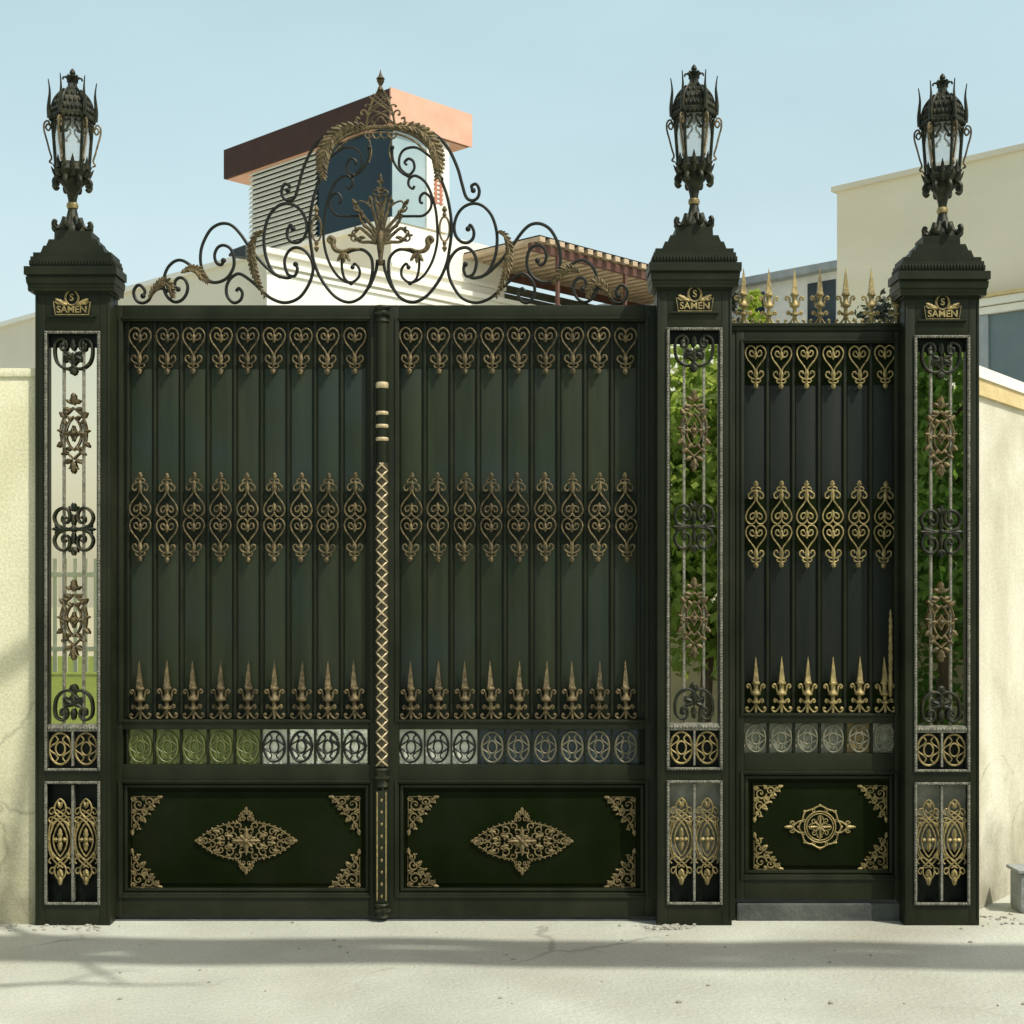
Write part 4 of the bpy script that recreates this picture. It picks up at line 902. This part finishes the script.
m = MB(); m.quadprism([plan(oT,-.03,.80),plan(oT,-.03,1.33),plan(oT,.06,1.33),plan(oT,.06,.80)], z0T, z1T); part('column', m, M['white'], vil, False)
m = MB()
for k_ in (.98,1.10): m.quadprism([plan(oT,-.045,k_),plan(oT,-.045,k_+.05),plan(oT,-.031,k_+.05),plan(oT,-.031,k_)], zat(206,25), zat(181,25))
for i in range(6): m.quadprism([plan(oT,-.043,.96),plan(oT,-.043,1.18),plan(oT,-.0312,1.18),plan(oT,-.0312,.96)], zat(205-4.4*i,25), zat(204-4.4*i,25))
part('red_trim', m, M['red'], vil, False)
oS = at(390,24.0); zS = zat(88,24.0)
m = MB(); ublock(m, oS, 0.012, 4.77, 0, 1.884, z1T, zS); rf = part('roof_slab', m, M['brown'], vil, False)
m = MB(); m.quadprism([plan(oS,-.02,-.0),plan(oS,-.02,1.90),plan(oS,.011,1.90),plan(oS,.011,.0)], z1T-.01, zS+.01); o = part('fascia', m, M['terracotta'], vil, False)  # thin sheet carrying the painted sunlit tone of the slab
m = MB(); ublock(m, oS, .05, 4.72, .05, 1.85, z1T-.02, z1T-.001); part('soffit', m, M['terracotta'], vil, False)

# pergola on the terrace
oG = at(540,24.0); zG = zat(236,24.0)
pg = thing('pergola', 'brown slatted timber pergola on the villa terrace beside the middle pillar', 'pergola', (*at(575,26),0))
for i in range(22):
    m = MB(); b0 = i*.245
    ublock(m, oG, 0, 2.15, b0, b0+.13, zG-.08, zG)
    part('slat', m, M['wood'], pg, False)
m = MB(); ublock(m, oG, .03, 2.12, .02, 5.5, zG+.005, zG+.03); part('gap_board', m, M['gap_dark'], pg, False)  # board added above the slats so their gaps look dark
m = MB()
for a in (.10,1.95): ublock(m, oG, a, a+.08, -.1, 5.5, zG-.23, zG-.102)
part('beam', m, M['woodred'], pg, False)
for a, b_ in ((.10,.55),(.10,2.35),(.10,4.4),(1.95,.3),(1.95,2.6),(1.95,4.4)):
    m = MB(); ublock(m, oG, a, a+.055, b_, b_+.055, zM-1.0, zG-.231); part('post', m, M['woodred'], pg, False)
m = MB()
for i in range(12): ublock(m, oG, 2.1, 2.14, .2, 5.2, zG-.42-i*.16, zG-.282-i*.16)
part('slat_screen', m, M['darkwood'], pg, False)
m = MB(); ublock(m, oG, .1, 2.2, 5.2, 5.3, zM-2, zG-.25); part('end_panel', m, M['wood'], pg, False)
# floodlight on the parapet
fl = thing('floodlight', 'small black floodlight on the roof edge of the white villa', 'floodlight', (*at(240,21.6),0))
c = at(240,21.6); zc = zat(253,21.6)
m = MB(); m.frustum(.05,.06,-.09,.09,.10,.09)
for v in m.bm.verts: v.co = Vector((c.x+v.co.z*1.1, c.y+v.co.y, zc+v.co.x*1.0+v.co.z*.12))
part('housing', m, M['floodblack'], fl, False)
m = MB(); m.tube([(c.x-.08,c.y,zc),(c.x-.16,c.y+.05,zc-.02),(c.x-.16,c.y+.3,zM-.05)], .025, 6); part('bracket', m, M['floodblack'], fl)

# ------------------------------------------------------------------ buildings on the right
oR = at(837,20.0); zR = zat(192,20.0)
rb = thing('beige_building', 'tall beige rendered building at the right edge with teal window', 'building', (*at(960,19),0))
m = MB(); ublock(m, oR, -9, 0, 0, 7, 0, zR); part('wall', m, M['beige2'], rb, False)
m = MB(); ublock(m, oR, -9.05, .06, -.06, 7.05, zR, zR+.07); part('parapet', m, M['beige'], rb, False)
m = MB(); ublock(m, oR, -9, -2.0, -.16, -.001, zat(303,18.2), zat(296,18.2)); ublock(m, oR, -9, -2.0, -.10, -.002, zat(311,18.2), zat(304,18.2)); part('ledge', m, M['white'], rb, False)
m = MB(); ublock(m, oR, -9, -2.0, -.20, -.001, zat(295.5,18.2), zat(292,18.2)); part('ledge', m, M['coping'], rb, False)
m = MB(); ublock(m, oR, -9, -2.0, -.03, -.003, zat(430,18.2), zat(312,18.2)); part('window', m, M['tealglass'], rb, False)
m = MB(); ublock(m, oR, -2.24, -2.0, -.07, -.003, zat(430,18.2), zat(311.5,18.2)); part('window_frame', m, M['greymetal'], rb, False)
oL = at(842,27.0); zL = zat(270,27.0)
lb = thing('low_building', 'low white building with grey flat roof edge behind the spear finials', 'building', (*at(790,29),0))
m = MB(); ublock(m, oL, 0, 9, 0, 6, 0, zL); part('wall', m, M['whitefence'], lb, False)
m = MB(); ublock(m, oL, -.1, 9.2, -.25, 6.1, zL, zL+.14); part('roof_edge', m, M['greymetal'], lb, False)
for a, w in ((.13,.61),(1.72,.36)):
    m = MB(); ublock(m, oL, a, a+w, -.02, -.001, 3, zL-.15); f_ = part('window', m, M['darkglass'], lb, False)

# ------------------------------------------------------------------ vegetation
def rleaf(bm, c, L, w):
    d = Vector((random.gauss(0,1),random.gauss(0,1),random.gauss(0,.7)-.3)).normalized()
    n = d.cross(Vector((random.gauss(0,1),random.gauss(0,1),random.gauss(0,1)))).normalized()
    v = [bm.verts.new(c), bm.verts.new(c+d*L*.5+n*w*.5), bm.verts.new(c+d*L), bm.verts.new(c+d*L*.5-n*w*.5)]
    bm.faces.new(v)
def tree(name, label, cat, x, y, h, r, zc, leafm, nl, L, trunk=.12, group=None, clumps=40):
    t = thing(name, label, cat, (x,y,0), 0, group)
    m = MB(); m.tube(catmull([Vector((0,0,-.05)),Vector((.05,.02,h*.25)),Vector((-.04,.05,h*.5)),Vector((.03,0,h*.8))],5), lambda q: trunk*(1-.75*q), 8)
    for i in range(9):
        a = i*2.4; z = h*(.25+.06*i); rr = r*(.75-.03*i)
        m.tube(catmull([Vector((0,0,z)),Vector((.4*rr*math.cos(a),.4*rr*math.sin(a),z+.2*r)),Vector((rr*math.cos(a),rr*math.sin(a),z+.32*r))],4), lambda q: trunk*.45*(1-.8*q), 6)
    part('trunk', m, M['bark'], t, True, False)
    m = MB()
    for c in range(clumps):
        while True:
            p = Vector((random.uniform(-1,1),random.uniform(-1,1),random.uniform(-1,1)))
            if .25 < p.length < 1: break
        cc = Vector((p.x*r, p.y*r, zc+p.z*(h-zc))); cr_ = r*random.uniform(.16,.32)
        for i in range(nl//clumps):
            q = Vector((random.gauss(0,1),random.gauss(0,1),random.gauss(0,.8)))*cr_*.55
            rleaf(m.bm, cc+q, L*random.uniform(.6,1.2), L*.5)
    me = bpy.data.meshes.new('crown'); m.bm.to_mesh(me); m.bm.free(); me.materials.append(leafm)
    put('crown', me, t)
    return t
# lime shrub seen behind the spear finials
tree('lime_shrub', 'lime green shrub top behind the spear finials, in front of the low white building', 'shrub', at(757,20).x, at(757,20).y, zat(286,20), .2, zat(308,20), M['leafyellow'], 500, .09, .04, None, 16)
tree('dark_bush', 'dark bushy treetop behind the two rightmost spear finials', 'shrub', at(893,15).x, at(893,15).y, zat(301,15), .34, zat(318,15), M['leafdull'], 500, .09, .05, None, 16)
tree('dark_bush', 'dark treetop at the left end of the spear row beside the middle pillar', 'shrub', at(733,22).x, at(733,22).y, zat(287,22), .22, zat(312,22), M['leafdull'], 400, .10, .05, None, 14)
# across the street, reflected in the pillar mirrors
for i,(x,y,h,r,mm) in enumerate(((2.25,-9.9,4.6,1.25,'leaf'),(4.9,-9.4,6.4,1.7,'leafdark'),(7.4,-10.4,6.0,1.5,'leafdark'),(5.9,-13.2,6.6,1.8,'leafdark'))):
    tree('street_tree', ('bright green street tree reflected in the middle pillar mirror','dark green street tree reflected in the right pillar mirror','dark tree at the far right of the street row','tall dark tree behind the other street trees')[i], 'tree', x, y, h, r, (2.7,3.2,3,3.4)[i], M[mm], 15000, .18, .09, 'trees across the street', 220)
g = MB(); g.box(-22,-1.6,-34,-11,.0,.004); struct('lawn', g, M['lawn'])
pf = thing('picket_fence', 'white picket fence across the lawn opposite the gate', 'fence', (-10,-24,0))
m = MB()
for i in range(95): m.box(-22+i*.22, -22+i*.22+.09, -24.03,-24, .05, 2.5, .0)
part('picket', m, M['whitefence'], pf, False)
m = MB(); m.box(-22,-1,-24,-23.96,.5,.6); m.box(-22,-1,-24,-23.96,2.1,2.2); part('rail', m, M['whitefence'], pf, False)
# low wall behind the street trees
hw = thing('hedge_wall', 'low beige wall under the street trees across the road', 'wall', (4,-11.5,0))
m = MB(); m.box(-1.4,9,-11.9,-11.7,0,1.5); part('wall', m, M['beige'], hw, False)
m = MB(); m.box(-1.45,9.05,-11.95,-11.65,1.5,1.56); part('coping', m, M['white'], hw, False)

# unseen overhead bars, added to cast the dark strip on the concrete
SUN_EL, SUN_AZ = math.radians(56), math.radians(53)          # azimuth measured to the right of the viewer's back
sd = Vector((math.sin(SUN_AZ)*math.cos(SUN_EL), -math.cos(SUN_AZ)*math.cos(SUN_EL), math.sin(SUN_EL)))
Hb = 6.0
def lift(gx, gy, z): return Vector((gx+sd.x/sd.z*z, gy+sd.y/sd.z*z, z))
pk = thing('shadow_bars', 'unseen overhead bars added to cast the shadow strip before the gate', 'shadow bars', (9,-2.5,0))
m = MB()
A, B = lift(-9,-.30,Hb), lift(9,-.98,Hb)
d = (B-A).normalized(); nrm = Vector((-d.y,d.x,0))
for off, r_ in ((-.16,.085),(0,.085),(.16,.085)):
    pr_ = random.Random(int(off*100)); Pp = []
    for i in range(37):
        Pp.append(A.lerp(B, i/36)+nrm*(off+pr_.gauss(0,.022))+Vector((0,0,-.05*math.sin(PI*((i*5/36)%1))+pr_.gauss(0,.012))))
    m.tube(catmull(Pp,4), r_, 8)
part('pipe', m, M['greymetal'], pk)  # bars shaped and placed for their cast shadow
for q in (A, B):
    m = MB(); m.tube([Vector((q.x,q.y,-.05)), Vector((q.x,q.y,Hb-.1))], .08, 10); m.tube([q-nrm*.4-Vector((0,0,.13)), q+nrm*.4-Vector((0,0,.13))], .04, 8); part('post', m, M['greymetal'], pk)
# bare street tree left of the viewer
bt = thing('bare_tree', 'bare leafless street tree left of the viewer', 'tree', (-3.9,-2.9,0))
m = MB()
Q = lambda gx, gy, z: lift(gx, gy, z)
m.tube(catmull([Vector((-3.9,-2.9,-.05)),Vector((-3.85,-2.9,1.6)),Vector((-3.7,-2.85,3.2)),Vector((-3.5,-2.8,4.6))],6), lambda t: .12-.05*t, 9)
part('trunk', m, M['bark'], bt)
def gpt(px, py): d_ = EYE*F/(py-HOR); return (px-512)/F*d_, d_-CAMD
for k_, (pts, r0) in enumerate((([(-60,990),(0,986),(60,983),(130,985),(205,984)],.030),([(-60,900),(20,932),(60,950),(100,972),(128,986)],.038),([(120,950),(165,960),(200,963),(245,961)],.022),([(60,983),(95,974),(130,970),(150,972)],.012),([(20,932),(60,936),(110,932)],.014))):
    m = MB(); P = [Q(*gpt(px,py), 4.35+.04*i+.02*math.sin(i*2.3+k_)) for i,(px,py) in enumerate(pts)]
    m.tube(catmull(P,6), lambda t: r0*(1-.72*t), 6); part('branch', m, M['bark'], bt)
m = MB()
for a, b in (((-3.5,-2.8,4.6), Q(*gpt(-60,990),4.35)), ((-3.5,-2.8,4.6), Q(*gpt(-60,900),4.35)), ((-3.6,-2.83,4.0), Q(*gpt(120,950),4.35))):
    a, b = Vector(a), Vector(b); m.tube(catmull([a, a.lerp(b,.5)+Vector((0,0,.15)), b],5), .04, 6)
part('limb', m, M['bark'], bt)

# ------------------------------------------------------------------ ground and small things
g = MB(); g.box(-300,300,-300,300,-.3,0); struct('ground', g, M['concrete'])
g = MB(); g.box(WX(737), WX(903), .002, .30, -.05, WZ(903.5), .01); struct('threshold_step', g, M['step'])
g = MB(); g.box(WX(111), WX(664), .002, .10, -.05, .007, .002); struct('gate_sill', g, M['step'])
cb = thing('cement_block', 'grey cement block standing against the foot of the right plaster wall', 'block', (2.72,.25,0))
m = MB(); m.box(2.60,2.86,.16,.33,0,.205,.02); part('body', m, M['block'], cb)
m = MB(); m.box(2.585,2.88,.15,.34,.2052,.225,.008); part('lid', m, M['block'], cb)
st = MB()
for i in range(240):
    zone = random.random()
    if zone < .35: x, y = random.gauss(WX(668), .07), random.uniform(-.2,-.10)
    elif zone < .6: x, y = random.uniform(2.3,2.8), random.uniform(-.12,.15)
    elif zone < .85: x, y = random.uniform(-2.65,-2.0), random.uniform(-.22,-.10)
    else: x, y = random.uniform(-2.4,2.4), random.uniform(-1.6,0)
    r_ = random.uniform(.003,.011)
    st.ball((x,y,r_*.4), r_, 1, (random.uniform(.7,1.5),random.uniform(.7,1.4),random.uniform(.5,.9)))
o = put('gravel', st.mesh('gravel', M['stone'], False)); tag(o, 'loose grit and small stones scattered along the foot of the gate', 'gravel', None, 'stuff')

# ------------------------------------------------------------------ camera, light, sky
cam = bpy.data.cameras.new('camera'); co = bpy.data.objects.new('camera', cam); COL.objects.link(co)
co.location = (0,-CAMD,EYE); co.rotation_euler = (PI/2,0,0)
cam.sensor_width = 36; cam.lens = F/1024*36; cam.shift_y = (HOR-512)/1024; cam.clip_end = 2000; cam.clip_start = .05
scene.camera = co
sl = bpy.data.lights.new('sun', 'SUN'); sl.energy = 3.9; sl.angle = math.radians(.8); sl.color = (1,.965,.88)
so = bpy.data.objects.new('sun', sl); COL.objects.link(so); so.rotation_euler = (-sd).to_track_quat('-Z','Y').to_euler()
w = bpy.data.worlds.new('World'); scene.world = w; w.use_nodes = True
nt = w.node_tree; bg = nt.nodes['Background']
sk = nt.nodes.new('ShaderNodeTexSky'); sk.sky_type = 'NISHITA'; sk.sun_disc = False
sk.sun_elevation = SUN_EL; sk.sun_rotation = PI-SUN_AZ
sk.air_density = 1.0; sk.dust_density = 4.0; sk.ozone_density = 1.0
tint = nt.nodes.new('ShaderNodeMix'); tint.data_type = 'RGBA'; tint.blend_type = 'MULTIPLY'; tint.inputs[0].default_value = 1
tint.inputs[7].default_value = (1.0,1.0,.95,1)
nt.links.new(sk.outputs[0], tint.inputs[6])
tc = nt.nodes.new('ShaderNodeTexCoord'); sx_ = nt.nodes.new('ShaderNodeSeparateXYZ'); nt.links.new(tc.outputs['Generated'], sx_.inputs[0])
hz = nt.nodes.new('ShaderNodeValToRGB'); hz.color_ramp.interpolation = 'EASE'          # summer haze: pale low sky, bluer overhead
hz.color_ramp.elements[0].position = 0.0; hz.color_ramp.elements[0].color = (3.75,4.1,3.55,1)
hz.color_ramp.elements[1].position = .60; hz.color_ramp.elements[1].color = (.1,.15,.15,1)
e_ = hz.color_ramp.elements.new(.40); e_.color = (2.85,3.75,3.3,1)
nt.links.new(sx_.outputs['Z'], hz.inputs[0])
ad = nt.nodes.new('ShaderNodeMix'); ad.data_type = 'RGBA'; ad.blend_type = 'ADD'; ad.inputs[0].default_value = 1
ns = nt.nodes.new('ShaderNodeTexNoise'); ns.inputs['Scale'].default_value = 3.5; ns.inputs['Detail'].default_value = 5; mpn = nt.nodes.new('ShaderNodeMapping'); mpn.inputs['Scale'].default_value = (1,1,2.6)
nt.links.new(tc.outputs['Generated'], mpn.inputs[0]); nt.links.new(mpn.outputs[0], ns.inputs['Vector'])
vr = nt.nodes.new('ShaderNodeMapRange'); vr.inputs[1].default_value = .35; vr.inputs[2].default_value = .7; vr.inputs[3].default_value = .97; vr.inputs[4].default_value = 1.10; nt.links.new(ns.outputs['Fac'], vr.inputs[0])
vm = nt.nodes.new('ShaderNodeVectorMath'); vm.operation = 'SCALE'; nt.links.new(vr.outputs[0], vm.inputs['Scale']); nt.links.new(hz.outputs['Color'], vm.inputs[0])
nt.links.new(tint.outputs[2], ad.inputs[6]); nt.links.new(vm.outputs[0], ad.inputs[7]); nt.links.new(ad.outputs[2], bg.inputs[0]); bg.inputs[1].default_value = .12
scene.view_settings.view_transform = 'Standard'; scene.view_settings.look = 'None'; scene.view_settings.exposure = 0
